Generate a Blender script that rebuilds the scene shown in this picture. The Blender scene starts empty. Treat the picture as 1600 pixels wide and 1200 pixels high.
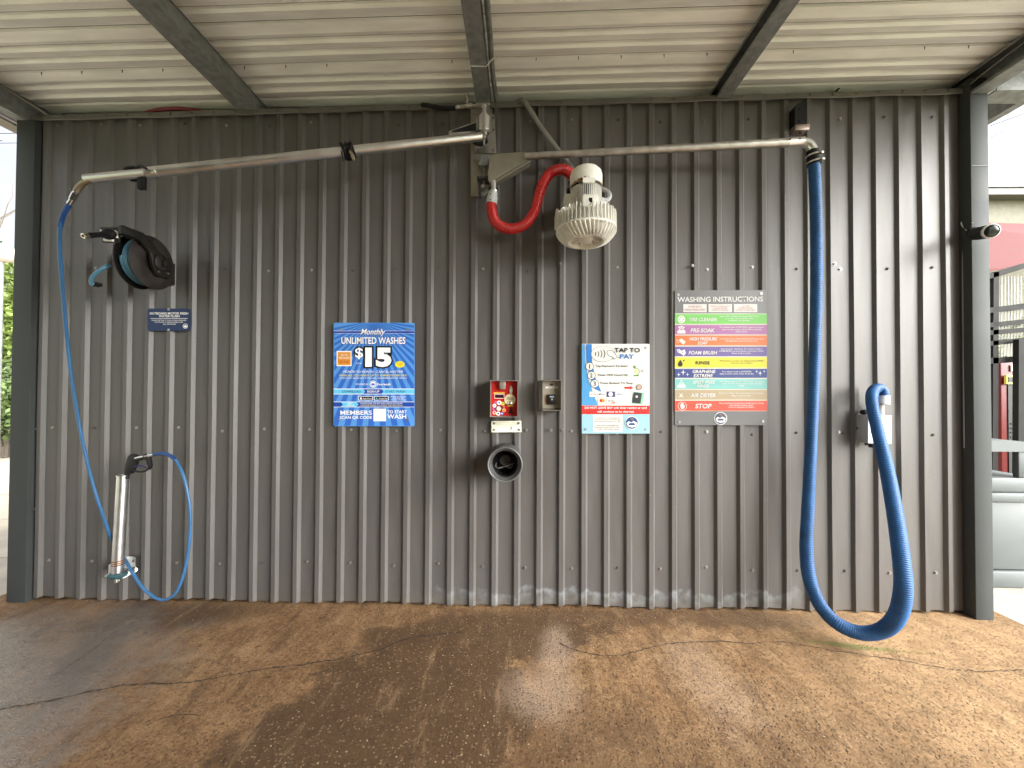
import bpy, bmesh, math, random
from mathutils import Vector, Matrix
random.seed(7)
S = bpy.context.scene
# ------------------------------------------------------------------ camera
F, D, H = 600.0, 2.6, 1.46
TH = math.atan(12 / F); PT = math.atan(8 / F); ROLL = .0046
RM = Matrix.Rotation(TH, 3, 'Z') @ Matrix.Rotation(math.pi / 2 + PT, 3, 'X') @ Matrix.Rotation(ROLL, 3, 'Z')
CAM = Vector((0, -D, H))
cd = bpy.data.cameras.new('camera'); cam = bpy.data.objects.new('camera', cd); S.collection.objects.link(cam)
cd.sensor_width = 36; cd.lens = 36 * F / 1600; cd.clip_start = .05; cd.clip_end = 3000
cam.matrix_world = Matrix.Translation(CAM) @ RM.to_4x4()
S.camera = cam
# ------------------------------------------------------------------ world, sun, exposure
SUNV = Vector((1.0, -.75, 1.9)).normalized()
w = bpy.data.worlds.new('World'); S.world = w; w.use_nodes = True
nt = w.node_tree; nt.nodes.clear()
out = nt.nodes.new('ShaderNodeOutputWorld'); bg = nt.nodes.new('ShaderNodeBackground')
sky = nt.nodes.new('ShaderNodeTexSky'); sky.sky_type = 'NISHITA'; sky.sun_disc = False
sky.sun_elevation = math.asin(SUNV.z); sky.sun_rotation = math.atan2(SUNV.x, SUNV.y)
sky.air_density = 1.2; sky.dust_density = 3.0
tc = nt.nodes.new('ShaderNodeTexCoord'); ns = nt.nodes.new('ShaderNodeTexNoise')
ns.inputs['Scale'].default_value = 2.2; ns.inputs['Detail'].default_value = 8
rp = nt.nodes.new('ShaderNodeValToRGB'); rp.color_ramp.elements[0].position = .22; rp.color_ramp.elements[1].position = .50
mx = nt.nodes.new('ShaderNodeMix'); mx.data_type = 'RGBA'
nt.links.new(tc.outputs['Generated'], ns.inputs['Vector']); nt.links.new(ns.outputs['Fac'], rp.inputs['Fac'])
nt.links.new(rp.outputs['Color'], mx.inputs[0]); nt.links.new(sky.outputs['Color'], mx.inputs[6])
sx_ = nt.nodes.new('ShaderNodeSeparateXYZ'); nt.links.new(tc.outputs['Generated'], sx_.inputs[0])
cg_ = nt.nodes.new('ShaderNodeValToRGB'); cg_.color_ramp.elements[0].color = (.36, .37, .385, 1); cg_.color_ramp.elements[1].color = (.95, .96, .97, 1)
cm_ = nt.nodes.new('ShaderNodeMapRange'); cm_.inputs[1].default_value = -.9; cm_.inputs[2].default_value = .9; nt.links.new(sx_.outputs[0], cm_.inputs[0]); nt.links.new(cm_.outputs[0], cg_.inputs[0])
cs_ = nt.nodes.new('ShaderNodeVectorMath'); cs_.operation = 'SCALE'; cs_.inputs[3].default_value = 14.5; nt.links.new(cg_.outputs[0], cs_.inputs[0])
nt.links.new(cs_.outputs[0], mx.inputs[7])
# a bright veil of cloud low in the sky to the right
dt = nt.nodes.new('ShaderNodeVectorMath'); dt.operation = 'DOT_PRODUCT'; dt.inputs[1].default_value = Vector((1, -.62, .52)).normalized()
nt.links.new(tc.outputs['Generated'], dt.inputs[0])
gm = nt.nodes.new('ShaderNodeMapRange'); gm.interpolation_type = 'SMOOTHSTEP'
for i_, q_ in enumerate((.80, .99, 0, 1)): gm.inputs[i_ + 1].default_value = q_
nt.links.new(dt.outputs['Value'], gm.inputs[0])
m9 = nt.nodes.new('ShaderNodeMix'); m9.data_type = 'RGBA'; nt.links.new(gm.outputs[0], m9.inputs[0]); nt.links.new(mx.outputs[2], m9.inputs[6]); m9.inputs[7].default_value = (150, 148, 142, 1)
mx = m9
nt.links.new(mx.outputs[2], bg.inputs['Color']); bg.inputs['Strength'].default_value = .09
nt.links.new(bg.outputs[0], out.inputs[0])
ld = bpy.data.lights.new('sun', 'SUN'); ld.energy = 1.25; ld.angle = math.radians(6); ld.color = (1, .95, .87)
lo = bpy.data.objects.new('sun', ld); S.collection.objects.link(lo)
lo.rotation_euler = SUNV.to_track_quat('Z', 'Y').to_euler()
S.view_settings.view_transform = 'Standard'; S.view_settings.look = 'None'; S.view_settings.gamma = 1
S.view_settings.exposure = 1.14
try:
    S.cycles.max_bounces = 10; S.cycles.diffuse_bounces = 6; S.cycles.sample_clamp_indirect = 6
    S.cycles.use_denoising = True
except Exception: pass

# ------------------------------------------------------------------ helpers
def P(px, py, y=0.0):          # photograph pixel -> point on the vertical plane at depth y
    d = RM @ Vector(((px - 800) / F, -(py - 600) / F, -1)); t = (y - CAM.y) / d.y
    return CAM + d * t
def G(px, py, z=0.0):          # photograph pixel -> point on a level plane at height z
    d = RM @ Vector(((px - 800) / F, -(py - 600) / F, -1)); t = (z - CAM.z) / d.z
    return CAM + d * t
def srgb(r, g, b):
    f = lambda c: (c / 255 / 12.92) if c / 255 <= .04045 else ((c / 255 + .055) / 1.055) ** 2.4
    return (f(r), f(g), f(b), 1)
def N(nt, t, **k):
    n = nt.nodes.new(t)
    for a, b in k.items(): setattr(n, a, b)
    return n
_m = {}
def mat(name, col, rough=.5, metal=0., var=.12, scale=9., bump=.0, bscale=60., coat=0., emit=0., rvar=.1, stretch=None, spec=.5):
    if name in _m: return _m[name]
    m = bpy.data.materials.new(name); m.use_nodes = True; t = m.node_tree
    b = t.nodes['Principled BSDF']; col = col if len(col) == 4 else (*col, 1)
    b.inputs['Metallic'].default_value = metal; b.inputs['Roughness'].default_value = rough
    b.inputs['Coat Weight'].default_value = coat; b.inputs['Specular IOR Level'].default_value = spec
    tc = N(t, 'ShaderNodeTexCoord'); mp = N(t, 'ShaderNodeMapping')
    t.links.new(tc.outputs['Object'], mp.inputs[0])
    if stretch: mp.inputs['Scale'].default_value = stretch
    no = N(t, 'ShaderNodeTexNoise'); no.inputs['Scale'].default_value = scale; no.inputs['Detail'].default_value = 6
    t.links.new(mp.outputs[0], no.inputs['Vector'])
    mr = N(t, 'ShaderNodeMapRange'); mr.inputs[1].default_value = .3; mr.inputs[2].default_value = .7
    mr.inputs[3].default_value = 1 - var; mr.inputs[4].default_value = 1 + var
    t.links.new(no.outputs['Fac'], mr.inputs[0])
    mul = N(t, 'ShaderNodeMix', data_type='RGBA', blend_type='MULTIPLY'); mul.inputs[0].default_value = 1
    mul.inputs[6].default_value = col; t.links.new(mr.outputs[0], mul.inputs[7])
    t.links.new(mul.outputs[2], b.inputs['Base Color'])
    r2 = N(t, 'ShaderNodeMapRange'); r2.inputs[3].default_value = max(.02, rough - rvar); r2.inputs[4].default_value = min(1, rough + rvar)
    t.links.new(no.outputs['Fac'], r2.inputs[0]); t.links.new(r2.outputs[0], b.inputs['Roughness'])
    if bump:
        n2 = N(t, 'ShaderNodeTexNoise'); n2.inputs['Scale'].default_value = bscale; n2.inputs['Detail'].default_value = 4
        t.links.new(mp.outputs[0], n2.inputs['Vector'])
        bu = N(t, 'ShaderNodeBump'); bu.inputs['Strength'].default_value = bump; bu.inputs['Distance'].default_value = .01
        t.links.new(n2.outputs['Fac'], bu.inputs['Height']); t.links.new(bu.outputs[0], b.inputs['Normal'])
    if emit:
        b.inputs['Emission Color'].default_value = col; b.inputs['Emission Strength'].default_value = emit
    _m[name] = m
    return m

class MB:
    def __init__(s): s.b = bmesh.new()
    def poly(s, pts):
        s.b.faces.new([s.b.verts.new(p) for p in pts]); return s
    def box(s, lo, hi, bev=0., M=None):
        t = bmesh.new(); bmesh.ops.create_cube(t, size=1)
        lo, hi = Vector(lo), Vector(hi)
        for v in t.verts: v.co = Vector([(lo[i] + hi[i]) / 2 + v.co[i] * (hi[i] - lo[i]) for i in range(3)])
        if bev: bmesh.ops.bevel(t, geom=t.edges[:], offset=bev, segments=2, affect='EDGES', profile=.5)
        if M: bmesh.ops.transform(t, matrix=M, verts=t.verts)
        s.join(t); return s
    def join(s, t):
        me = bpy.data.meshes.new('tmp'); t.to_mesh(me); t.free(); s.b.from_mesh(me); bpy.data.meshes.remove(me)
    def prism(s, pts, d, bev=0.):     # extrude a planar outline by vector d
        t = bmesh.new(); d = Vector(d)
        a = [t.verts.new(p) for p in pts]; c = [t.verts.new(Vector(p) + d) for p in pts]; n = len(pts)
        t.faces.new(a); t.faces.new(c[::-1])
        for i in range(n): t.faces.new([a[(i + 1) % n], a[i], c[i], c[(i + 1) % n]])
        bmesh.ops.recalc_face_normals(t, faces=t.faces)
        if bev: bmesh.ops.bevel(t, geom=t.edges[:], offset=bev, segments=2, affect='EDGES', profile=.5)
        s.join(t); return s
    def cyl(s, a, b, r, r2=None, n=24, cap=True):
        a, b = Vector(a), Vector(b); r2 = r if r2 is None else r2
        z = (b - a).normalized(); x = z.orthogonal().normalized(); y = z.cross(x)
        A = [s.b.verts.new(a + (x * math.cos(q) + y * math.sin(q)) * r) for q in [2 * math.pi * i / n for i in range(n)]]
        B = [s.b.verts.new(b + (x * math.cos(q) + y * math.sin(q)) * r2) for q in [2 * math.pi * i / n for i in range(n)]]
        for i in range(n): s.b.faces.new([A[i], A[(i + 1) % n], B[(i + 1) % n], B[i]])
        if cap:
            s.b.faces.new(A[::-1]); s.b.faces.new(B)
        return s
    def lathe(s, c, ax, prof, n=48, closed=False):   # prof: (radius, height along ax)
        c = Vector(c); z = Vector(ax).normalized(); x = z.orthogonal().normalized(); y = z.cross(x); R = []
        for r, h in prof:
            R.append([s.b.verts.new(c + z * h + (x * math.cos(q) + y * math.sin(q)) * max(r, 1e-4)) for q in [2 * math.pi * i / n for i in range(n)]])
        for k in range(len(R) - 1):
            for i in range(n): s.b.faces.new([R[k][i], R[k][(i + 1) % n], R[k + 1][(i + 1) % n], R[k + 1][i]])
        return s
    def sweep(s, pts, r, n=14, cap=True):            # pts dense, r: number or list
        pts = [Vector(p) for p in pts]; m = len(pts)
        rr = r if isinstance(r, (list, tuple)) else [r] * m
        T = [(pts[min(i + 1, m - 1)] - pts[max(i - 1, 0)]).normalized() for i in range(m)]
        x = T[0].orthogonal().normalized(); R = []
        for i in range(m):
            x = (x - T[i] * x.dot(T[i])).normalized(); y = T[i].cross(x)
            R.append([s.b.verts.new(pts[i] + (x * math.cos(q) + y * math.sin(q)) * rr[i]) for q in [2 * math.pi * k / n for k in range(n)]])
        for k in range(m - 1):
            for i in range(n): s.b.faces.new([R[k][i], R[k][(i + 1) % n], R[k + 1][(i + 1) % n], R[k + 1][i]])
        if cap: s.b.faces.new(R[0][::-1]); s.b.faces.new(R[-1])
        return s
    def sphere(s, c, r, sc=(1, 1, 1), n=20):
        t = bmesh.new(); bmesh.ops.create_uvsphere(t, u_segments=n, v_segments=n // 2, radius=r)
        for v in t.verts: v.co = Vector((v.co.x * sc[0], v.co.y * sc[1], v.co.z * sc[2])) + Vector(c)
        s.join(t); return s
    def outs(s, name, m, parent=None, gap=.004, smooth=True, angle=40):      # one object per separate piece
        s.b.verts.index_update(); seen = set(); comps = []
        for v in s.b.verts:
            if v in seen: continue
            st = [v]; seen.add(v); c = []
            while st:
                q = st.pop(); c.append(q)
                for e_ in q.link_edges:
                    o_ = e_.other_vert(q)
                    if o_ not in seen: seen.add(o_); st.append(o_)
            lo = [min(q.co[i] for q in c) for i in range(3)]; hi = [max(q.co[i] for q in c) for i in range(3)]; comps.append([c, lo, hi])
        i = 0
        while i < len(comps):
            j = i + 1; merged = False
            while j < len(comps):
                if all(comps[i][1][k] - gap <= comps[j][2][k] and comps[j][1][k] - gap <= comps[i][2][k] for k in range(3)):
                    comps[i][0] += comps[j][0]; comps[i][1] = [min(a, b) for a, b in zip(comps[i][1], comps[j][1])]; comps[i][2] = [max(a, b) for a, b in zip(comps[i][2], comps[j][2])]; comps.pop(j); merged = True
                else: j += 1
            if not merged: i += 1
        r_ = []
        for c, lo, hi in comps:
            n_ = MB(); mp_ = {v: n_.b.verts.new(v.co) for v in c}
            for f in {f for v in c for f in v.link_faces}: n_.b.faces.new([mp_[v] for v in f.verts])
            r_.append(n_.out(name, m, parent, smooth, angle))
        s.b.free(); return r_
    def out(s, name, m, parent=None, smooth=True, angle=40):
        me = bpy.data.meshes.new(name)
        bmesh.ops.recalc_face_normals(s.b, faces=s.b.faces) if getattr(s, 'fix', True) else None
        s.b.to_mesh(me); s.b.free()
        me.materials.append(m)
        if smooth:
            me.polygons.foreach_set('use_smooth', [True] * len(me.polygons))
            try: me.set_sharp_from_angle(angle=math.radians(angle))
            except Exception: pass
        o = bpy.data.objects.new(name, me); S.collection.objects.link(o)
        if parent is not None: attach(o, parent)
        return o
def attach(o, parent):
    o.parent = parent
    M = Matrix.Identity(4); q = parent
    while q is not None:
        M = M @ Matrix.Translation(-q.location) if q.parent is None else M; q = q.parent
    if parent.parent is None: o.matrix_parent_inverse = Matrix.Translation(-parent.location)
    else: o.matrix_parent_inverse = Matrix.Identity(4)   # sub-part of a part whose mesh is in place
def thing(name, label, cat, loc=(0, 0, 0), group=None):
    o = bpy.data.objects.new(name, None); S.collection.objects.link(o); o.location = loc
    o.empty_display_size = .1; o['label'] = label; o['category'] = cat
    if group: o['group'] = group
    return o
def tag(o, label, cat, group=None):
    o['label'] = label; o['category'] = cat
    if group: o['group'] = group
    return o
def struct(o): o['kind'] = 'structure'; return o
def spline(pts, step=.01):            # Catmull-Rom, resampled evenly
    pts = [Vector(p) for p in pts]; q = [pts[0] * 2 - pts[1]] + pts + [pts[-1] * 2 - pts[-2]]; d = []
    for i in range(1, len(q) - 2):
        for k in range(40):
            t = k / 40; a, b, c, e = q[i - 1], q[i], q[i + 1], q[i + 2]
            d.append(.5 * ((2 * b) + (c - a) * t + (2 * a - 5 * b + 4 * c - e) * t * t + (3 * b - a - 3 * c + e) * t ** 3))
    d.append(pts[-1]); L = [0]
    for i in range(1, len(d)): L.append(L[-1] + (d[i] - d[i - 1]).length)
    n = max(2, int(L[-1] / step)); o = []; j = 0
    for k in range(n + 1):
        s_ = L[-1] * k / n
        while j < len(L) - 2 and L[j + 1] < s_: j += 1
        u = (s_ - L[j]) / max(1e-9, L[j + 1] - L[j]); o.append(d[j].lerp(d[j + 1], min(1, u)))
    return o
def corrugated(pts, r0, r1, pitch=.0095, depth=.0022, n=22):
    c = spline(pts, pitch / 4); m = len(c)
    rad = [(r0 + (r1 - r0) * i / m) - depth * (.5 - .5 * math.cos(2 * math.pi * i / 4)) for i in range(m)]
    return MB().sweep(c, rad, n)

# ------------------------------------------------------------------ materials
M_gal = mat('galvanised', (.24, .25, .255), .5, .35, .25, 25, .15, 90)
M_post = mat('painted_post', (.032, .037, .037), .75, 0, .12, 6, .1, 120)
M_trim = mat('dark_trim', (.035, .035, .04), .5, 0)
M_ss = mat('stainless', (.72, .73, .73), .34, 1, .08, 14, .05, 200, stretch=(1, 1, 1))
M_ssd = mat('worn_stainless', (.52, .51, .49), .42, 1, .2, 18, .08, 120)
M_plate = mat('plate_steel', (.33, .31, .26), .42, .65, .12, 12, .1, 80)
M_black = mat('black_rubber', (.008, .008, .009), .6, 0, .3, 20, .2, 80, spec=.2)
M_blk2 = mat('black_plastic', (.012, .012, .013), .45, spec=.3)
M_hole = mat('dark_hole', (.006, .006, .006), .8)
M_blue = mat('blue_hose', (.016, .082, .225), .5, 0, .22, 9, spec=.35)
M_lblue = mat('light_blue_hose', (.032, .12, .26), .35, 0, .1, 12)
M_dblue = mat('dark_blue_sleeve', (.012, .06, .22), .4)
M_teal = mat('teal_rubber', (.02, .075, .09), .5)
M_red = mat('red_hose', (.42, .012, .012), .4, 0, .15, 10)
M_cream = mat('cream_paint', (.78, .77, .72), .42, 0, .10, 14, .1, 60)
M_cream2 = mat('cream_cap', (.74, .73, .67), .4, 0, .12, 18)
M_rust = mat('rust', (.22, .08, .02), .8, 0, .5, 40)
M_copper = mat('copper', (.35, .17, .09), .4, .8)
M_pvc = mat('grey_pvc', (.24, .23, .22), .5, 0, .08)
M_pvc2 = mat('pale_grey_cuff', (.45, .47, .48), .5, 0, .1)
M_white = mat('white_plastic', (.75, .75, .72), .45, 0, .06)
M_zinc = mat('zinc_screw', (.33, .32, .30), .4, .8)
M_zincd = mat('dark_screw', (.09, .085, .08), .6, .3)
M_fitting = mat('bright_fitting', (.65, .64, .6), .22, 1)
M_brass = mat('brass_fitting', (.30, .25, .17), .4, .8)

def wall_material():
    m = bpy.data.materials.new('ribbed_wall_paint'); m.use_nodes = True; t = m.node_tree; b = t.nodes['Principled BSDF']
    tc = N(t, 'ShaderNodeTexCoord'); L = t.links.new
    mp = N(t, 'ShaderNodeMapping'); mp.inputs['Scale'].default_value = (6, 6, .7); L(tc.outputs['Object'], mp.inputs[0])
    no = N(t, 'ShaderNodeTexNoise'); no.inputs['Scale'].default_value = 2.5; no.inputs['Detail'].default_value = 7; L(mp.outputs[0], no.inputs['Vector'])
    cr = N(t, 'ShaderNodeValToRGB'); cr.color_ramp.elements[0].position = .3; cr.color_ramp.elements[1].position = .72
    cr.color_ramp.elements[0].color = (.080, .074, .070, 1); cr.color_ramp.elements[1].color = (.101, .095, .090, 1)
    L(no.outputs['Fac'], cr.inputs['Fac'])
    # fine dust specks
    vo = N(t, 'ShaderNodeTexNoise'); vo.inputs['Scale'].default_value = 160; vo.inputs['Detail'].default_value = 2; L(tc.outputs['Object'], vo.inputs['Vector'])
    sp = N(t, 'ShaderNodeMapRange'); sp.inputs[1].default_value = .70; sp.inputs[2].default_value = .8; L(vo.outputs['Fac'], sp.inputs[0])
    mx = N(t, 'ShaderNodeMix', data_type='RGBA'); L(sp.outputs[0], mx.inputs[0]); L(cr.outputs['Color'], mx.inputs[6]); mx.inputs[7].default_value = (.30, .28, .25, 1)
    # pale lime deposit along the foot of the wall, wavy upper outline, x 1..1.9 m right of middle and fainter left
    se = N(t, 'ShaderNodeSeparateXYZ'); L(tc.outputs['Object'], se.inputs[0])
    n3 = N(t, 'ShaderNodeTexNoise'); n3.noise_dimensions = '1D'; n3.inputs['Scale'].default_value = 4.2; n3.inputs['Detail'].default_value = 3; L(se.outputs[0], n3.inputs['W'])
    h = N(t, 'ShaderNodeMath', operation='MULTIPLY'); L(n3.outputs['Fac'], h.inputs[0]); h.inputs[1].default_value = .23
    df = N(t, 'ShaderNodeMath', operation='SUBTRACT'); L(h.outputs[0], df.inputs[0]); L(se.outputs[2], df.inputs[1])
    a1 = N(t, 'ShaderNodeMapRange'); a1.inputs[1].default_value = -.005; a1.inputs[2].default_value = .015; L(df.outputs[0], a1.inputs[0])
    a2 = N(t, 'ShaderNodeMapRange'); a2.inputs[1].default_value = .16; a2.inputs[2].default_value = .0; L(df.outputs[0], a2.inputs[0])
    xm = N(t, 'ShaderNodeMapRange'); xm.inputs[1].default_value = -.8; xm.inputs[2].default_value = -.1; L(se.outputs[0], xm.inputs[0])
    xn = N(t, 'ShaderNodeMapRange'); xn.inputs[1].default_value = 1.95; xn.inputs[2].default_value = 1.7; L(se.outputs[0], xn.inputs[0])
    n4 = N(t, 'ShaderNodeTexNoise'); n4.inputs['Scale'].default_value = 16; n4.inputs['Detail'].default_value = 8; L(tc.outputs['Object'], n4.inputs['Vector'])
    n5 = N(t, 'ShaderNodeMapRange'); n5.inputs[1].default_value = .38; n5.inputs[2].default_value = .7; L(n4.outputs['Fac'], n5.inputs[0])
    pr = a1.outputs[0]
    for q in (a2, xm, xn, n5):
        mm = N(t, 'ShaderNodeMath', operation='MULTIPLY'); L(pr, mm.inputs[0]); L(q.outputs[0], mm.inputs[1]); pr = mm.outputs[0]
    mm = N(t, 'ShaderNodeMath', operation='MULTIPLY'); L(pr, mm.inputs[0]); mm.inputs[1].default_value = .5
    m2 = N(t, 'ShaderNodeMix', data_type='RGBA'); L(mm.outputs[0], m2.inputs[0]); L(mx.outputs[2], m2.inputs[6]); m2.inputs[7].default_value = (.42, .47, .50, 1)
    # grime splash near the very foot
    g1 = N(t, 'ShaderNodeMapRange'); g1.inputs[1].default_value = .10; g1.inputs[2].default_value = .0; L(se.outputs[2], g1.inputs[0])
    g2 = N(t, 'ShaderNodeMath', operation='MULTIPLY'); L(g1.outputs[0], g2.inputs[0]); L(n4.outputs['Fac'], g2.inputs[1])
    m3 = N(t, 'ShaderNodeMix', data_type='RGBA'); L(g2.outputs[0], m3.inputs[0]); L(m2.outputs[2], m3.inputs[6]); m3.inputs[7].default_value = (.10, .085, .065, 1)
    L(m3.outputs[2], b.inputs['Base Color'])
    rr = N(t, 'ShaderNodeMapRange'); rr.inputs[3].default_value = .36; rr.inputs[4].default_value = .56; L(no.outputs['Fac'], rr.inputs[0]); L(rr.outputs[0], b.inputs['Roughness'])
    n6 = N(t, 'ShaderNodeTexNoise'); n6.inputs['Scale'].default_value = 3.5; n6.inputs['Detail'].default_value = 2; L(mp.outputs[0], n6.inputs['Vector'])
    bu = N(t, 'ShaderNodeBump'); bu.inputs['Strength'].default_value = .08; bu.inputs['Distance'].default_value = .01; L(n6.outputs['Fac'], bu.inputs['Height']); L(bu.outputs[0], b.inputs['Normal'])
    return m
M_wall = wall_material()

def floor_material():
    m = bpy.data.materials.new('worn_wet_concrete'); m.use_nodes = True; t = m.node_tree; b = t.nodes['Principled BSDF']; L = t.links.new
    tc = N(t, 'ShaderNodeTexCoord'); V = tc.outputs['Object']
    def noise(sc, det=6, vec=V, rough=.55):
        n = N(t, 'ShaderNodeTexNoise'); n.inputs['Scale'].default_value = sc; n.inputs['Detail'].default_value = det; n.inputs['Roughness'].default_value = rough
        L(vec, n.inputs['Vector']); return n
    def mr(src, a, b_, c=0, d=1):
        n = N(t, 'ShaderNodeMapRange'); n.interpolation_type = 'SMOOTHSTEP'
        for i, q in enumerate((a, b_, c, d)): n.inputs[i + 1].default_value = q
        L(src, n.inputs[0]); return n.outputs[0]
    def ma(op, a, b_):
        n = N(t, 'ShaderNodeMath', operation=op)
        for i, q in enumerate((a, b_)):
            if isinstance(q, (int, float)): n.inputs[i].default_value = q
            else: L(q, n.inputs[i])
        return n.outputs[0]
    def mix(f, a, b_):
        n = N(t, 'ShaderNodeMix', data_type='RGBA')
        if isinstance(f, (int, float)): n.inputs[0].default_value = f
        else: L(f, n.inputs[0])
        for i, q in ((6, a), (7, b_)):
            if isinstance(q, tuple): n.inputs[i].default_value = (*q, 1)
            else: L(q, n.inputs[i])
        return n.outputs[2]
    wob = noise(3.2, 8, rough=.65).outputs['Fac']; wob2 = noise(12, 6, rough=.7).outputs['Fac']
    def blotch(cx, cy, rx, ry, rot=0, soft=.35, amp=.9):
        mp = N(t, 'ShaderNodeMapping', vector_type='TEXTURE')
        mp.inputs['Location'].default_value = (cx, cy, 0); mp.inputs['Rotation'].default_value = (0, 0, rot); mp.inputs['Scale'].default_value = (rx, ry, 1e3)
        L(V, mp.inputs[0]); ln = N(t, 'ShaderNodeVectorMath', operation='LENGTH'); L(mp.outputs[0], ln.inputs[0])
        d = ma('ADD', ln.outputs['Value'], ma('MULTIPLY', ma('SUBTRACT', wob, .5), amp)); d = ma('ADD', d, ma('MULTIPLY', ma('SUBTRACT', wob2, .5), amp * .5))
        return mr(d, 1 + soft, 1 - soft)
    big = noise(1.3, 5).outputs['Fac']; mid = noise(7, 8, rough=.65).outputs['Fac']; fine = noise(85, 4, rough=.7).outputs['Fac']
    base = mix(mr(big, .42, .58), (.235, .128, .058), (.335, .205, .105))
    base = mix(mr(mid, .40, .60, 0, .85), base, (.135, .068, .028))
    base = mix(mr(noise(30, 5, rough=.7).outputs['Fac'], .50, .68, 0, .5), base, (.34, .24, .15))
    gr1 = mr(noise(140, 3, rough=.8).outputs['Fac'], .42, .60); gr2 = mr(noise(55, 6, rough=.8).outputs['Fac'], .36, .64)
    base = mix(ma('MULTIPLY', ma('SUBTRACT', 1, gr1), .72), base, (.075, .038, .016)); base = mix(ma('MULTIPLY', gr2, .38), base, (.40, .25, .13))
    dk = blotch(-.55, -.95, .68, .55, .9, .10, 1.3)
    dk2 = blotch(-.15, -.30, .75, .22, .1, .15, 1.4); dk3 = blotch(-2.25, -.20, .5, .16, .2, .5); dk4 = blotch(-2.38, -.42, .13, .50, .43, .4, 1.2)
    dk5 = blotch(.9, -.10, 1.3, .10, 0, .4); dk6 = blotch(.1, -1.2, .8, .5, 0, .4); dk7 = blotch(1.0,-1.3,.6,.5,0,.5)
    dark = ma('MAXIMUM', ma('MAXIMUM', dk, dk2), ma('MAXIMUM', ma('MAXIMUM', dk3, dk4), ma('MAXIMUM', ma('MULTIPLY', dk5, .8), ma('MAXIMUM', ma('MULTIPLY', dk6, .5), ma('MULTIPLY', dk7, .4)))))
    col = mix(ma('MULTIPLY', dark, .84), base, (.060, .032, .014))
    mp5 = N(t, 'ShaderNodeMapping'); mp5.inputs['Scale'].default_value = (7, 1.6, 1); mp5.inputs['Rotation'].default_value = (0, 0, .25); L(V, mp5.inputs[0])
    stk = noise(1.6, 8, mp5.outputs[0], .7).outputs['Fac']; col = mix(mr(stk, .50, .66, 0, .55), col, (.075, .040, .018)); col = mix(mr(stk, .46, .34, 0, .35), col, (.36, .235, .13))
    cg = noise(22, 6, V, .75).outputs['Fac']; col = mix(mr(cg, .52, .66, 0, .6), col, (.065, .036, .018))
    lt = ma('MAXIMUM', ma('MAXIMUM', blotch(.21, -.42, .085, .22, -.1, .6, 1.6), blotch(.12, -.72, .165, .15, -.1, .6, 1.8)), ma('MULTIPLY', blotch(.95, -.62, .16, .30, .2, .6, 2.4), .6))
    col = mix(ma('MULTIPLY', ma('MULTIPLY', lt, ma('ADD', .3, ma('MULTIPLY', gr1, .7))), .62), col, (.44, .33, .25))
    rt = blotch(2.6, -.7, 1.1, 1.1, 0, .5); col = mix(ma('MULTIPLY', rt, .2), col, (.38, .28, .16))  # paler floor at the right: sunlight put into the colour
    wet = blotch(-2.75, -.92, .85, .82, .3, .38, 1.5)
    col = mix(ma('MULTIPLY', wet, .45), col, (.17, .15, .13))  # wet patch greyed lighter, sky sheen put into its colour
    # exposed aggregate: pebbles by voronoi cells
    vo = N(t, 'ShaderNodeTexVoronoi'); vo.inputs['Scale'].default_value = 75; L(V, vo.inputs['Vector'])
    sc = N(t, 'ShaderNodeSeparateColor'); L(vo.outputs['Color'], sc.inputs[0])
    peb = ma('MULTIPLY', mr(vo.outputs['Distance'], .46, .34), mr(sc.outputs[0], .45, .6))
    gz = ma('MAXIMUM', dark, mr(noise(2.1, 6).outputs['Fac'], .40, .6, .10, .8)); gz = ma('MULTIPLY', gz, ma('SUBTRACT', 1, ma('MULTIPLY', wet, .6)))
    pcol = mix(sc.outputs[1], (.06, .034, .018), (.27, .175, .10))
    col = mix(ma('MULTIPLY', ma('MULTIPLY', peb, gz), .7), col, pcol)
    v2 = N(t, 'ShaderNodeTexVoronoi'); v2.inputs['Scale'].default_value = 60; L(V, v2.inputs['Vector'])
    s2 = N(t, 'ShaderNodeSeparateColor'); L(v2.outputs['Color'], s2.inputs[0])
    pit = ma('MULTIPLY', mr(v2.outputs['Distance'], .30, .16), mr(s2.outputs[0], .66, .70))
    col = mix(ma('MULTIPLY', pit, .6), col, (.035, .022, .014))
    lpb = ma('MULTIPLY', mr(v2.outputs['Distance'], .26, .16), mr(s2.outputs[1], .90, .93)); col = mix(ma('MULTIPLY', lpb, gz), col, (.42, .32, .21))
    # green moss near the crack on the right
    g = blotch(1.90, -.345, .24, .022, -.16, .6, 1.6); col = mix(ma('MULTIPLY', g, .7), col, (.10, .115, .03))
    L(col, b.inputs['Base Color'])
    w2 = ma('MAXIMUM', wet, ma('MULTIPLY', dark, .22))
    ro = ma('SUBTRACT', .86, ma('MULTIPLY', w2, .64)); ro = ma('ADD', ro, ma('MULTIPLY', ma('SUBTRACT', mid, .5), .35))
    L(ro, b.inputs['Roughness']); L(wet, b.inputs['Coat Weight']); b.inputs['Coat Roughness'].default_value = .14; L(ma('ADD', .22, ma('MULTIPLY', w2, .4)), b.inputs['Specular IOR Level'])
    hgt = ma('ADD', ma('MULTIPLY', fine, .45), ma('MULTIPLY', peb, .5)); hgt = ma('SUBTRACT', hgt, ma('MULTIPLY', pit, .8)); hgt = ma('ADD', hgt, ma('MULTIPLY', mid, 1.2))
    bu = N(t, 'ShaderNodeBump'); bu.inputs['Distance'].default_value = .009; bu.inputs['Strength'].default_value = 1.0; L(hgt, bu.inputs['Height']); L(bu.outputs[0], b.inputs['Normal']); L(bu.outputs[0], b.inputs['Coat Normal'])
    return m
M_floor = floor_material()

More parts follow.
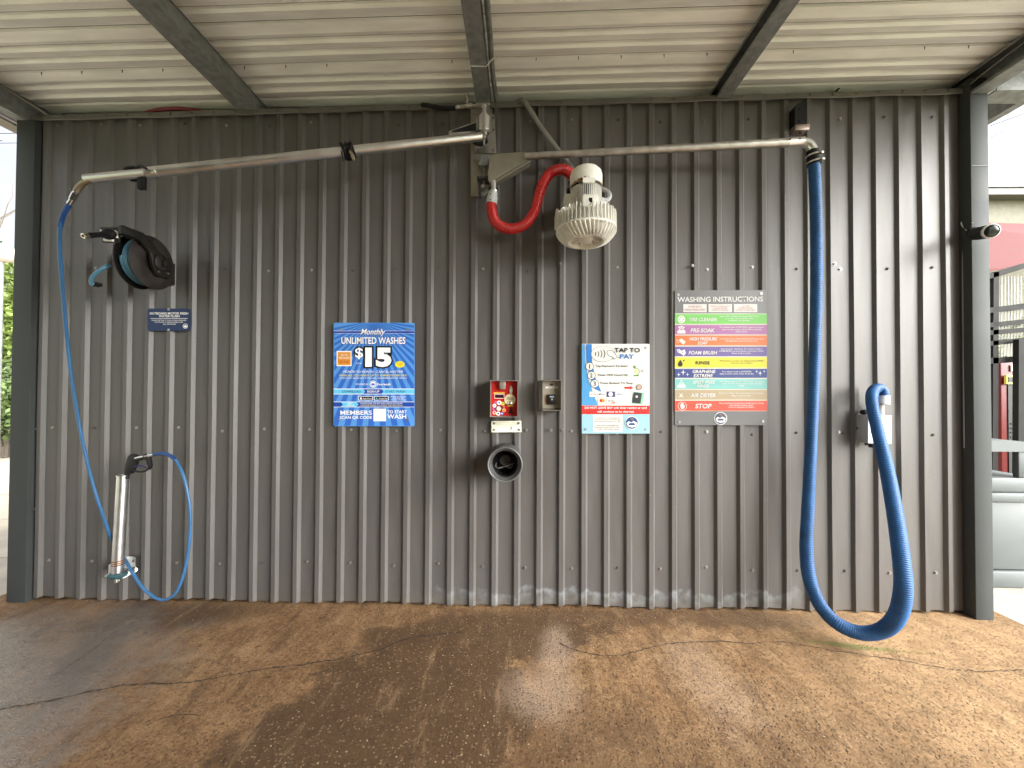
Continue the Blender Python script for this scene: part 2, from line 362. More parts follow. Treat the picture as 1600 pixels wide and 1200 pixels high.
# ------------------------------------------------------------------ ground
WZ = lambda x: 3.393 + .0195 * x           # top of the ribbed wall
CZ = lambda x: 3.50 + .0165 * x            # underside of the roof sheet
o = MB().poly([(-400, -400, -.06), (400, -400, -.06), (400, 400, -.06), (-400, 400, -.06)]).out('ground', mat('grass_ground', (.13, .17, .04), .9, 0, .4, 3, .5, 30)); struct(o)
mb = MB(); mb.box((-3.62, -7, -.12), (3.16, 7, 0)); fl = mb.out('floor', M_floor, smooth=False); struct(fl)
mb = MB(); mb.box((3.18, -7, -.12), (9, 9, -.012)); pth = mb.out('path', mat('pale_concrete', (.33, .30, .24), .8, 0, .15, 5, .4, 60), smooth=False); struct(pth)
mb = MB()
M_pave = mat('driveway_paving', (.48, .42, .34), .8, 0, .18, 3, .4, 40)
for i in range(14):       # paving strips with joints, running away from the bay
    y0 = -6 + i * .95
    mb.box((-12.5, y0, -.12), (-3.64, y0 + .935, -.014 - .002 * (i % 3)))
drv = mb.out('driveway', M_pave, smooth=False); struct(drv)
# cracks in the slab: thin ragged strips of plain dark colour
def crack(pts, w=.004, seed=1):
    r = random.Random(seed); c = spline(pts, .012); mb = MB(); up = Vector((0, 0, 1))
    off = 0; pr = None
    for i, p in enumerate(c):
        off = off * .8 + r.uniform(-.0045, .0045)
        tn = (c[min(i + 1, len(c) - 1)] - c[max(i - 1, 0)]).normalized(); sd = tn.cross(up)
        ww = w * r.uniform(.2, 1.7); q = p + sd * off; q.z = .003
        a, b_ = mb.b.verts.new(q + sd * ww), mb.b.verts.new(q - sd * ww)
        if pr: mb.b.faces.new([pr[0], pr[1], b_, a])
        pr = (a, b_)
    return mb.out('crack', mat('crack_dark', (.03, .02, .013), .95), fl, smooth=False)
crack([G(0, 1110), G(90, 1092), G(190, 1071), G(300, 1066), G(410, 1046), G(520, 1032), G(590, 1017), G(640, 998), G(720, 988)], .0034, 3)
crack([G(80, 1060), G(110, 1040), G(150, 1010), G(185, 985)], .0018, 4)
crack([G(875, 1005), G(905, 1018), G(950, 1026), G(985, 1022), G(1040, 1008), G(1100, 1003), G(1180, 1005), G(1240, 1006), G(1300, 1016), G(1380, 1028), G(1460, 1042), G(1530, 1050), G(1600, 1048)], .0024, 5)
crack([G(1100, 990), G(1150, 1015), G(1180, 1070), G(1200, 1120)], .001, 6)
crack([G(230, 1135), G(260, 1122), G(310, 1120)], .0018, 8)
crack([G(1385,1022), G(1450,1036), G(1540,1053)], .001, 9)

# ------------------------------------------------------------------ ribbed wall
XL, XR, PR = P(55, 450, 0).x, P(1503, 450, 0).x, .1495
x0 = P(770.7, 450, -.02).x
wall = thing('ribbed_wall', 'grey ribbed metal wall carrying the wash equipment and signs', 'wall', ((XL + XR) / 2, 0, 0))
prof = [(XL, 0)]
k = math.floor((XL - x0) / PR) + 1
while x0 + k * PR + .045 < XR:
    a = x0 + k * PR
    if a - .015 > XL:
        # slight swage on the pan before each rib, then the rib itself
        prof += [(a - .015, 0), (a, -.02), (a + .027, -.02), (a + .042, 0), (a + .088, .0004)]
    k += 1
prof.append((XR, 0)); prof = [p for i, p in enumerate(prof) if i == 0 or p[0] > prof[i - 1][0] + 1e-5]
mb = MB(); mb.fix = False; zs = [None, .35, .8, 1.3, 1.9, 2.5, 3.0, None]; rr = random.Random(2); rows = []
for j, z in enumerate(zs):
    row = []
    for (x, y) in prof:
        zz = (.014 + .006 * math.sin(x * 5) + rr.uniform(-.003, .004)) if j == 0 else (WZ(x) if j == len(zs) - 1 else z)
        dy = 0 if j in (0, len(zs) - 1) else .0012 * math.sin(x * 9.1 + z * 2.3) + .0008 * math.sin(x * 23 + z * 5)
        row.append(mb.b.verts.new((x, y + dy, zz)))
    rows.append(row)
for j in range(len(rows) - 1):
    for i in range(len(prof) - 1): mb.b.faces.new([rows[j][i], rows[j][i + 1], rows[j + 1][i + 1], rows[j + 1][i]])
mb.out('wall_panel', M_wall, wall, smooth=True, angle=12)
mb = MB(); mb.prism([(XL, .10, 0), (XR, .10, 0), (XR, .10, WZ(XR)), (XL, .10, WZ(XL))], (0, .01, 0)); mb.out('back_panel', M_wall, wall, smooth=False)
# top flashing, slightly wavy lower edge
fx0, fx1 = P(27, 187, -.03).x, P(1518, 143, -.03).x; mb = MB(); n = 60
pv = None
for i in range(n + 1):
    x = fx0 + (fx1 - fx0) * i / n; z = WZ(x); dz = .0025 * math.sin(x * 11) + .0015 * math.sin(x * 31)
    q = [(x, .13, z - .03), (x, .13, z + .012), (x, -.033 + .002 * math.sin(x * 7), z + .012), (x, -.033 + .002 * math.sin(x * 7), z - .020 + dz), (x, -.027, z - .024 + dz), (x, -.029, z + .006), (x, .126, z + .006)]
    vs = [mb.b.verts.new(c) for c in q]
    if pv:
        for a in range(6): mb.b.faces.new([pv[a], vs[a], vs[a + 1], pv[a + 1]])
    pv = vs
k = math.floor((XL - x0) / PR) + 1
while x0 + k * PR + .04 < fx1:
    x = x0 + k * PR + .0135
    mb.cyl((x, -.033, WZ(x) - .002), (x, -.041, WZ(x) - .002), .0055, n=6); mb.cyl((x, -.031, WZ(x) - .002), (x, -.0355, WZ(x) - .002), .009, n=12); k += 1
mb.out('top_flashing', mat('flashing_paint', (.11, .105, .095), .45, 0, .12, 8), wall, angle=25)
# roofing screws in rows
sm = MB(); sm.cyl((0, 0, 0), (0, -.003, 0), .010, n=14); sm.cyl((0, -.003, 0), (0, -.010, 0), .006, n=6); s0 = sm.out('screw', M_zinc, wall)
sme = s0.data; smd = sme.copy(); smd.materials.clear(); smd.materials.append(M_zincd)
cnt = 0; kk0 = math.floor((XL - x0) / PR) + 1; r = random.Random(5)
for zi, z in enumerate((3.285, 2.275, 1.175, .27)):
    for k in range(kk0, kk0 + 44, 2):
        x = x0 + k * PR + .085 + r.uniform(-.012, .012); zz = z + r.uniform(-.012, .012)
        if x < XL + .05 or x > XR - .04 or cnt > 94: continue
        if zi == 1 and r.random() < .15: continue
        c = s0 if cnt == 0 else s0.copy()
        if cnt: S.collection.objects.link(c)
        c.location = (x, 0, zz); cnt += 1
        if r.random() < .45: c.data = smd
for px, py in ((861, 672), (879, 672), (1082, 415), (1310, 675), (876, 412), (1304, 412)):
    c = s0.copy(); S.collection.objects.link(c); q = P(px, py, -.02); c.location = (q.x, -.02, q.z); cnt += 1

# the matching wall on the other side of the bay (behind the viewpoint): it shuts off the light from that side
ow = thing('ribbed_wall', 'plain grey ribbed metal wall on the far side of the bay, facing the equipment wall', 'wall', (0, -5.0, 0))
mb = MB(); mb.fix = False; pv = None
for (x, y) in prof:
    a, b_ = mb.b.verts.new((x, -5.0 - y, 0)), mb.b.verts.new((x, -5.0 - y, WZ(x)))
    if pv: mb.b.faces.new([pv[0], a, b_, pv[1]])
    pv = (a, b_)
mb.out('wall_panel', M_wall, ow, smooth=False)
er = thing('unseen_room', 'unseen closed room added behind the ribbed wall to keep the roof gap dark', 'room', (0, 1.0, 0))  # never in view; added to shut out light above the wall
mb = MB(); mb.box((XL + .02, .115, 0), (XL + .05, 2.2, 3.46)).box((XR - .03, .115, 0), (XR, 2.2, 3.54)).box((XL + .05, 2.17, 0), (XR - .03, 2.2, 3.46)).out('unseen_room_wall', mat('unseen_room_wall', (.10, .10, .095), .8), er, smooth=False)
# ------------------------------------------------------------------ posts
def post(name, label, xa, xb, yf, yb, z1, seam=None):
    t = thing(name, label, 'post', ((xa + xb) / 2, (yf + yb) / 2, 0), 'steel posts at the wall ends')
    MB().box((xa, yf, -.02), (xb, yb, z1), .004).out('shaft', M_post, t)
    return t
pa, pb = P(17, 600, -.05).x, P(46, 600, -.05).x
lp = post('steel_post', 'dark grey steel post at the left end of the ribbed wall', pa, pb, -.05, .12, 3.30)
MB().box((pb + .001, -.012, 0), (XL + .004, .04, 3.31)).out('edge_trim', M_trim, lp)
pc, pd = P(1521, 600, -.07).x, P(1549, 600, -.07).x
rp_ = post('steel_post', 'grey steel post at the right end of the wall below the security camera', pc, pd, -.07, .10, 3.50)
MB().box((XR - .002, -.010, 0), (pc - .001, .05, 3.44)).out('edge_trim', M_trim, rp_)
sm2 = MB()
for z in (.33, .62, 1.35, 2.2): sm2.cyl((XR + .022, -.010, z), (XR + .022, -.019, z), .007, n=8)
sm2.outs('rivet', M_zinc, rp_)
MB().box((pc + .004, -.0725, 2.92), (pd - .004, -.0702, 2.923)).out('seam', M_trim, rp_, smooth=False)
sm2 = MB()
for z in (.62, 1.17): sm2.cyl((pb + .012, -.012, z), (pb + .012, -.022, z), .006, n=8)
sm2.outs('rivet', M_zinc, lp)

# ------------------------------------------------------------------ roof: sheet, beams
roof = thing('canopy_roof', 'cream corrugated metal roof sheeting over the wash bay', 'roof', (0, 0, 3.5))
RX0, RX1, RY0, RY1 = -3.50, 3.70, -6.0, 4.5
per = .276; pf = [(0, .016), (.001, .0245), (.012, .0245), (.015, .010), (.070, .0), (.108, .018), (.109, .0265), (.119, .0265), (.122, .012), (.134, .0), (.186, .016), (.187, .0250), (.197, .0250), (.200, .012), (.212, .0), (.273, .016)]
mb = MB(); ys = []; yy = .0 - per * 22 + .02 
while yy < RY1:
    for a, b_ in pf:
        if RY0 < yy + a < RY1: ys.append((yy + a, b_))
    yy += per
pv = None
nx = 12; cols = []
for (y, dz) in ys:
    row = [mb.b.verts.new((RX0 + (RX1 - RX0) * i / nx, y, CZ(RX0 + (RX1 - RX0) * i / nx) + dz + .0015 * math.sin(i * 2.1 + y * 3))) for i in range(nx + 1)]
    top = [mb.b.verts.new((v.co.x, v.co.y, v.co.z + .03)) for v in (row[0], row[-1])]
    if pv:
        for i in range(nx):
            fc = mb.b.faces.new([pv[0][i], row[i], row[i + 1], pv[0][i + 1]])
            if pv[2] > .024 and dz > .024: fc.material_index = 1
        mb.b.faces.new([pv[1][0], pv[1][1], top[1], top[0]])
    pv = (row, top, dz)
M_ceil = mat('cream_roof_sheet', (.88, .88, .85), .5, 0, .10, 5, .15, 30, stretch=(.6, 3, 3))
rs_ = mb.out('roof_sheet', M_ceil, roof, smooth=False); rs_.data.materials.append(mat('crease_shade', (.13, .115, .09), .9, 0, .5, 14, stretch=(.5, 3, 3)))  # notch faces darkened: lap shadow put into the colour, mottled like grime
# screw tips and grime spots poking through the sheet
mb = MB(); r = random.Random(11)
base_y = [.0 - per * 14 + .02 + per * k + .012 for k in range(8, 15)]
for j, y in enumerate(base_y):
    if j % 2 == 0 and j < 6: pass
    x = RX0 + .2 + .05 * j
    while x < RX1 - .1:
        if j == 5 and r.random() < .95: mb.cyl((x, y, CZ(x) + .012), (x + r.uniform(-.002, .002), y, CZ(x) - .006), .003, .0015, n=6)
        x += .262
mb.outs('screw_tip', M_trim, roof, smooth=False)
def beam(label, xa, xb, depth, groove=True, y0=RY0, y1=RY1, darkside=None):
    t = thing('roof_beam', label, 'beam', ((xa + xb) / 2, 0, CZ((xa + xb) / 2) - depth), 'galvanised beams under the canopy roof')
    zt = CZ((xa + xb) / 2) - .004; zb = zt - depth; tk = .004
    mb = MB()
    mb.box((xa, y0, zb), (xb, y1, zb + tk)); mb.box((xa, y0, zt - tk), (xb, y1, zt))
    if darkside != 'L': mb.box((xa, y0, zb + tk + .0005), (xa + tk, y1, zt - tk - .0005))
    if darkside == 'L':
        mb.box((xb - tk, y0, zb + tk), (xb, y1, zt - tk)); mb.box((xa, y0, zb + tk), (xa + tk, y1, zb + .018)); mb.box((xa, y0, zt - .018), (xa + tk, y1, zt - tk))
    else:
        mb.box((xb - .010, y0, zb + .014), (xb - .007, y1, zt - .0005)); mb.box((xb - tk, y0, zb + tk + .0005), (xb, y1, zb + .010))
    mb.out('channel', M_gal, t, smooth=False)
    return t
beam('galvanised roof beam crossing the ceiling left of middle', -1.945, -1.812, .098)
beam('galvanised roof beam over the boom pivot with a pipe along it', -.302, -.207, .10)
beam('galvanised open channel roof beam crossing the ceiling right of middle', 1.31, 1.395, .105, darkside='L')
mb = MB(); r = random.Random(4)
e = beam('deep dark edge beam along the left side of the roof', -3.50, -3.395, .145)
e2 = beam('deep dark edge beam above the right post', 2.925, 3.03, .15, darkside='L')
beam('dark outer edge beam beyond the right post', 3.40, 3.46, .12, y0=.06)
t = thing('header_beam', 'grey header beam running outward from the right post under the roof edge', 'beam', (3.5, -.06, 3.4))
MB().box((3.055, -.10, 3.392), (3.40, -.092, 3.552)).box((3.055, -.092, 3.392), (3.40, .02, 3.400)).out('channel', M_gal, t, smooth=False)
mb = MB(); mb.box((-3.60, RY0, 3.27), (-3.505, RY1, 3.285)); mb.box((-3.61, RY0, 3.27), (-3.600, RY1, 3.40))
gt = tag(mb.out('gutter', mat('gutter_paint', (.30, .27, .24), .5), smooth=False), 'pale gutter along the left roof edge', 'gutter')
# cables and pipe on beams
def tube(name, pts, r, m, label=None, cat=None, parent=None, step=.02, n=10):
    o = MB().sweep(spline(pts, step), r, n).out(name, m, parent)
    if label: tag(o, label, cat)
    return o
zc = CZ(-.19)
tube('conduit', [(-.178, RY0 + .1, zc - .035), (-.176, -1.0, zc - .036), (-.180, -.3, zc - .037), (-.172, -.05, zc - .05), (-.15, .03, zc - .10)], .016, M_gal, 'grey pipe running beside the middle roof beam', 'pipe')
tt = thing('cable_tie', 'white plastic cable tie looped round the middle roof beam', 'cable tie', (-.25, -.4, zc - .1))
yt = P(750, 92, 0); yy = -.335
MB().sweep([(-.304, yy, zc - .01), (-.306, yy, zc - .103), (-.29, yy, zc - .107), (-.21, yy + .004, zc - .107), (-.180, yy, zc - .075), (-.156, yy, zc - .055), (-.158, yy - .01, zc - .02)], .0028, 6).out('strap', M_white, tt)
MB().sweep([(-.170, yy, zc - .062), (-.140, yy - .01, zc - .066), (-.120, yy - .02, zc - .064)], .0022, 6).out('tail', M_white, tt)
tube('cable', [(-3.385, -3.2, 3.42), (-3.385, -1.2, 3.425), (-3.384, -.35, 3.42), (-3.36, -.12, 3.40), (-3.30, -.045, 3.36), (-3.29, .0, 3.345)], .006, M_pvc, 'thin grey cable clipped along the left edge beam', 'cable')
tube('cable', [(2.915, -3.2, 3.47), (2.914, -1.3, 3.48), (2.916, -.7, 3.44), (2.916, -.45, 3.485), (2.915, -.2, 3.47), (2.93, -.02, 3.455)], .0035, M_pvc, 'pale cable sagging along the right edge beam', 'cable')
# coiled red hose seen above the wall on its far side
mb = MB()
mb.sweep(spline([P(222, 186, .17), P(226, 178, .12), P(232, 175.5, .05), P(250, 171.5, .0), P(277, 169.8, -.01), P(302, 171.8, .0), P(318, 174.5, .05), P(326, 178, .12), P(332, 186, .17)], .01), .012, 12)
tag(mb.out('coiled_hose', mat('dark_red_hose', (.17, .008, .02), .5)), 'dark red hose loop rising behind the top left of the wall', 'hose')
q = P(1303, 140, .06)
MB
tag(MB().prism([(q.x - .03, .03, q.z - .05), (q.x - .012, .03, q.z - .05), (q.x + .02, .03, q.z - .012), (q.x + .004, .03, q.z - .012)], (0, .03, 0)).out('roof_bracket', M_black), 'small black bracket between the wall top and roof on the right', 'bracket')

# ------------------------------------------------------------------ backgrounds, left
def leafy(name, label, c, rx, ry, rz, n, seed, cols, leaf=.09, group='green bushes beyond the driveway', trunk=True):
    t = thing(name, label, 'bush' if 'bush' in label else 'tree', (c[0], c[1], -.05), group); r = random.Random(seed); mb = MB(); mb.fix = False
    cl = [(Vector((r.gauss(0, .45), r.gauss(0, .45), r.uniform(-.9, .9))), r.uniform(.25, .5)) for _ in range(26)]
    for i in range(n):
        a, s = cl[r.randrange(len(cl))]
        d = Vector((r.gauss(0, 1), r.gauss(0, 1), r.gauss(0, 1))).normalized() * s * r.random() ** .4
        p = Vector((c[0] + (a.x + d.x) * rx, c[1] + (a.y + d.y) * ry, c[2] + (a.z * .75 + d.z) * rz))
        if p.z < 0: continue
        u = Vector((r.gauss(0, 1), r.gauss(0, 1), r.gauss(0, .6))).normalized(); v = u.orthogonal().normalized(); s = leaf * r.uniform(.5, 1.2)
        mb.poly([p - u * s, p + v * s * .45, p + u * s, p - v * s * .45])
    m = mat('leaf_' + str(cols), cols, .6, 0, .6, 1.6); mb.out('foliage', m, t, smooth=False)
    mb = MB()
    for k in range(5):
        a = r.uniform(0, 6.28); e = Vector((c[0] + math.cos(a) * rx * .6, c[1] + math.sin(a) * ry * .6, c[2] + rz * .6))
        mb.sweep(spline([(c[0], c[1], -.05), ((c[0] + e.x) / 2, c[1], c[2] * .5), e], .2), [.06 - .04 * j / 60 for j in range(61)][:len(spline([(c[0], c[1], -.05), ((c[0] + e.x) / 2, c[1], c[2] * .5), e], .2))] , 6) if False else mb.cyl((c[0], c[1], -.05), e, .05, .015, n=7)
    mb.out('stem', mat('bark', (.12, .10, .08), .9), t)
    return t
leafy('bush', 'tall yellow-green leafy bush beyond the driveway at the left edge', (-12.2, 6.4, 2.7), 1.5, 1.2, 2.5, 19000, 1, (.13, .185, .035), .09)
leafy('bush', 'low dark green bush in front of the taller one at the left edge', (-10.7, 5.2, 1.0), .9, .7, 1.1, 7000, 2, (.07, .11, .03), .07)
leafy('bush', 'mid green bush standing furthest back at the left edge', (-14.6, 8.6, 2.6), 2.2, 1.2, 2.4, 14000, 3, (.10, .15, .04), .11)
t = thing('bare_tree', 'thin tree with bare twiggy branches above the bushes at the left edge', 'tree', (-15.5, 8.0, -.05)); mb = MB(); r = random.Random(9)
mb.cyl((-15.5, 8.0, -.05), (-15.0, 8, 4.5), .09, .05, n=8); mb.out('trunk', mat('bark', (.12, .10, .08), .9), t); mb = MB()
for i in range(46):
    s = Vector((-15.0, 8, 3.2 + i * .04)); p = s
    d = Vector((r.uniform(-1, 1.3), r.uniform(-.6, .6), r.uniform(.1, 1))).normalized()
    for j in range(6):
        q = p + d * r.uniform(.3, .5); mb.cyl(p, q, .02 - .0025 * j, .018 - .0025 * j, n=5, cap=False); p = q
        d = (d + Vector((r.uniform(-.5, .5), r.uniform(-.4, .4), r.uniform(-.4, .4)))).normalized()
mb.out('branches', mat('bark', (.12, .10, .08), .9), t)
q = P(2, 396, 3.2); t = thing('storage_tank', 'white rounded tank top showing among the bushes at the left edge', 'tank', (q.x, q.y, 0))
MB().sphere(q, .21, (1, 1, .62), 28).out('shell', mat('tank_white', (.72, .64, .58), .45), t); MB().cyl((q.x, q.y, -.03), (q.x, q.y, q.z - .1), .03).out('support', M_gal, t)
a, b_ = P(-20, 204, 12), P(30, 208, 12)
t = tag(MB().sweep(spline([a + Vector((-8, 0, 0)), a, b_, b_ + Vector((30, 0, .5))], .8), .012, 6).out('overhead_wire', M_blk2), 'upper overhead wire crossing the sky left of the post', 'wire')
t = tag(MB().sweep(spline([a + Vector((-8, .4, -.18)), a + Vector((0, .4, -.14)), b_ + Vector((0, .4, -.12)), b_ + Vector((30, .4, .3))], .8), .010, 6).out('overhead_wire', M_blk2), 'lower overhead wire crossing the sky left of the post', 'wire')

# ------------------------------------------------------------------ backgrounds, right
Yb = 7.0
def bx(px0, py0, px1, py1, y, dep, M_, name, parent, bev=0.):
    a, b_ = P(px0, py1, y), P(px1, py0, y)
    return MB().box((a.x, y, min(a.z, b_.z)), (b_.x, y + dep, max(a.z, b_.z)), bev).out(name, M_, parent, smooth=bool(bev))
a = P(1540, 400, Yb)
shop = thing('shop_building', 'cream building with white parapet beyond the right post', 'building', (a.x + 2, Yb, 0))
bx(1500, 271, 1900, 292, Yb - .1, .5, mat('parapet_white', (.27, .28, .27), .7, 0, .15, 10, .3, 30), 'parapet', shop)
bx(1500, 292.5, 1900, 304, Yb - .3, .6, mat('parapet_band', (.12, .115, .105), .6), 'fascia', shop)
bx(1500, 304.5, 1900, 705, Yb, 4, mat('cream_render', (.24, .225, .18), .8), 'wall', shop)
# red awning: sloping sheet
y0_, y1_ = 3.6, 6.4
a0, a1, c0, c1 = P(1500, 349, y1_), P(1800, 356, y1_), P(1500, 428, y0_), P(1800, 400, y0_)
mb = MB(); mb.prism([a0, a1, c1, c0], (0, 0, .03))
aw = tag(mb.out('awning', mat('red_awning', (.115, .02, .02), .75, 0, .1, 6), smooth=False), 'faded red sloping awning on the building at the right edge', 'awning')
# dark steel trailer cage
cg = thing('steel_cage', 'dark grey steel cage frame with mesh beneath the red awning', 'cage', (6.0, 3.0, 0)); yc = 2.2
M_cage = mat('cage_steel', (.016, .016, .016), .7, spec=.2)
def bar(p0, p1, y, wpx, name='rail'):
    a, b_ = P(*p0, y), P(*p1, y); d = (b_ - a).normalized(); u = Vector((-d.z, 0, d.x)) * (wpx * (y + D) / F / 2)
    return MB().prism([a - u, b_ - u, b_ + u, a + u], (0, .06, 0)).out(name, M_cage, cg, smooth=False)
bar((1545, 432), (1680, 392), yc, 8); bar((1545, 485), (1680, 468), yc, 8); bar((1545, 508), (1680, 494), yc, 7); bar((1545, 520), (1680, 508), yc, 7)
bar((1545, 537), (1680, 522), yc, 7); bar((1545, 564), (1680, 555), yc, 9); bar((1557, 425), (1555, 791), yc, 8, 'upright'); bar((1597, 530), (1596, 791), yc - .08, 9, 'upright'); bar((1668, 400), (1664, 791), yc, 9, 'upright')
mb = MB()
for i in range(22):
    a, b_ = P(1560 + i * 5, 432, yc + .08), P(1559 + i * 5, 560, yc + .08); mb.cyl(a, b_, .0045, n=4, cap=False)
for i in range(16):
    a, b_ = P(1552, 440 + i * 8, yc + .09), P(1672, 430 + i * 8, yc + .09); mb.cyl(a, b_, .0045, n=4, cap=False)
mb.out('mesh_panel', M_gal, cg, smooth=False)
leafy('bush', 'pale green foliage seen through the mesh of the steel cage', (P(1600, 520, 5.5).x, 5.6, 1.9), 2.0, .5, 1.3, 4500, 8, (.33, .38, .18), .08, group=None)
# red machine behind the cage
ym = 3.0; vm = thing('vending_machine', 'red machine with keypads and yellow frame behind the steel cage', 'machine', (P(1600, 700, ym).x, ym, 0))
M_vr = mat('machine_red', (.13, .004, .006), .35); bx(1566, 566, 1700, 760, ym, .6, M_vr, 'body', vm, .01)
bx(1577, 590, 1700, 745, ym - .012, .01, M_blk2, 'panel', vm)
bx(1573, 586, 1592, 600, ym - .05, .03, mat('yellow_frame', (.65, .55, .10), .5), 'display_frame', vm); bx(1576, 589, 1589, 597, ym - .056, .006, M_blk2, 'screen', vm)
bx(1580, 570, 1598, 580, ym - .02, .01, M_white, 'label_plate', vm)
mb = MB()
for i in range(4):
    for j in range(5): a = P(1582 + i * 6, 662 + j * 7, ym - .022); mb.box(a - Vector((.008, .004, .009)), a + Vector((.008, .006, .009)))
mb.outs('key', M_pvc2, vm, smooth=False)
# pale plastic bin
bn = thing('litter_bin', 'pale grey plastic litter bin with square opening beyond the right post', 'bin', (3.8, .5, -.01)); yb = .36
M_bin = mat('bin_plastic', (.085, .097, .10), .5, 0, .05, 6); xa = P(1500, 800, yb).x; xb = P(1630, 800, yb).x
zt = lambda py: P(1575, py, yb).z
MB().box((xa, yb, -.01), (xb, yb + .62, zt(893)), .012).out('base', M_bin, bn)
MB().box((xa + .012, yb + .012, zt(892)), (xb - .012, yb + .60, zt(785)), .015).out('body', M_bin, bn)
MB().box((xa - .012, yb - .015, zt(784)), (xb + .012, yb + .63, zt(770)), .008).out('rim', M_bin, bn)
MB().box((xa, yb, zt(769)), (xb, yb + .62, zt(747)), .008).out('lid_base', M_bin, bn)
xo0, xo1 = P(1552, 730, yb).x, P(1592, 730, yb).x
mb = MB(); mb.box((xo1, yb, zt(746.5)), (xb, yb + .04, zt(706)), .006); mb.box((xa, yb, zt(746.5)), (xa + .05, yb + .04, zt(706)), .006); mb.box((xa, yb + .58, zt(746.5)), (xa + .05, yb + .62, zt(706)), .006); mb.box((xb - .06, yb + .58, zt(746.5)), (xb, yb + .62, zt(706)), .006)
mb.outs('lid_frame', M_bin, bn)
mb = MB(); pp = []; rx = (xb - xa) / 2 + .01; cx = (xa + xb) / 2
for i in range(17):
    a = math.pi * i / 16; pp.append((cx - rx * math.cos(a), yb - .01, zt(705.5) + .085 * math.sin(a) ** .8))
mb.prism(pp, (0, .64, 0)); mb.out('domed_lid', M_bin, bn, angle=30)
mb = MB(); mb.box((xa + .05, yb + .3, zt(746.5)), (xb - .05, yb + .31, zt(706))); mb.out('inner_flap', mat('flap_grey', (.10, .10, .11), .4), bn, smooth=False)
a, b_ = P(1549, 196, 9), P(1640, 163, 9)
tag(MB().sweep([a, b_, b_ + (b_ - a) * 3], .014, 6).out('overhead_wire', M_blk2), 'upper overhead wire in the sky right of the post', 'wire')
a, b_ = P(1549, 214, 9), P(1640, 170, 9)
tag(MB().sweep([a, b_, b_ + (b_ - a) * 3], .011, 6).out('overhead_wire', M_blk2), 'lower overhead wire in the sky right of the post', 'wire')
# ------------------------------------------------------------------ mounting plates and booms
def bolt(mb, p, r=.008, h=.008, d=Vector((0, -1, 0))):
    mb.cyl(p, p + d * h, r, n=6); mb.cyl(p, p + d * .002, r * 1.5, n=14)
mp_ = thing('mounting_plate', 'tall steel mounting plate screwed to the wall between the two booms', 'plate', P(755, 250, -.03))
MB().prism([P(735.5, 171, -.022), P(770, 171, -.022), P(770, 252, -.022), P(764, 260, -.022), P(763, 300, -.022), P(757, 307, -.022), P(736, 307, -.022)], (0, -.006, 0), .001).out('backing_plate', M_plate, mp_, smooth=False)
mb = MB()
for q in ((742, 250), (741, 300), (752, 300), (766, 178), (740, 178)): bolt(mb, P(*q, -.028), .006)
mb.outs('bolt', M_zinc, mp_)
MB().prism([P(751, 246, -.05), P(764, 246, -.05), P(764, 262, -.05), P(751, 262, -.05)], (0, -.03, 0), .003).prism([P(749, 258, -.05), P(760, 258, -.05), P(760, 263, -.05), P(749, 263, -.05)], (0, -.04, 0), .002).outs('latch_block', M_gal, mp_)
MB().cyl(P(756.5, 263, -.07), P(756.5, 287, -.07), .006, n=10).out('hinge_pin', M_zinc, mp_)
MB().prism([P(747, 285, -.029), P(765, 285, -.029), P(765, 288, -.029), P(747, 288, -.029)], (0, -.08, 0)).prism([P(747, 285, -.1), P(750, 285, -.1), P(750, 298, -.1), P(747, 303, -.1)], (0, .07, 0)).out('lower_bracket', M_trim, mp_, smooth=False)
sp = mb = MB(); bolt(mb, P(754.5, 291, -.108), .008); mb.outs('bolt', M_fitting, mp_)

# spray boom on the left
bm = thing('spray_boom', 'long stainless spray boom pipe slanting down to the left corner', 'boom', P(755, 215, -.15))
MB().prism([P(742, 190, -.036), P(748, 180, -.036), P(766, 176, -.036), P(773, 181, -.036), P(775.5, 240, -.036), P(742, 240, -.036)], (0, -.006, 0), .001).out('swivel_plate', M_ssd, bm, smooth=False)
mb = MB()
for q in ((746.5, 235), (770.5, 235), (771, 203), (771, 184)): bolt(mb, P(*q, -.042), .007)
mb.outs('bolt', M_zinc, bm)
MB().prism([P(747, 181, -.042), P(767, 181, -.042), P(767, 186, -.042), P(747, 186, -.042)], (0, -.13, 0), .003).prism([P(747, 204, -.042), P(764, 204, -.042), P(764, 209, -.042), P(747, 209, -.042)], (0, -.12, 0), .003).outs('swivel_bracket', M_ssd, bm)
ct, cb = P(756.5, 185, -.16), P(756.5, 206, -.16)
MB().lathe(cb, (0, 0, 1), [(0, -.001), (.041, 0), (.042, .002), (.042, (ct - cb).z - .002), (.041, (ct - cb).z), (0, (ct - cb).z + .001)], 36).out('swivel_body', M_ss, bm, angle=25)
z0 = cb.z; x_, y_ = cb.x, cb.y
MB().lathe((x_, y_, z0), (0, 0, -1), [(.030, 0), (.030, .012), (.022, .014), (.022, .030), (.014, .032), (.014, .048), (.006, .05), (.006, .085), (.004, .087), (0, .088)], 20).out('lower_fitting', M_ssd, bm)
z1 = ct.z
MB().lathe((x_, y_, z1), (0, 0, 1), [(.032, 0), (.032, .012), (.02, .014), (.02, .028), (.011, .03), (.011, .058), (.016, .06), (.016, .085), (.008, .087), (.008, .105), (0, .106)], 20).out('upper_fitting', M_ss, bm)
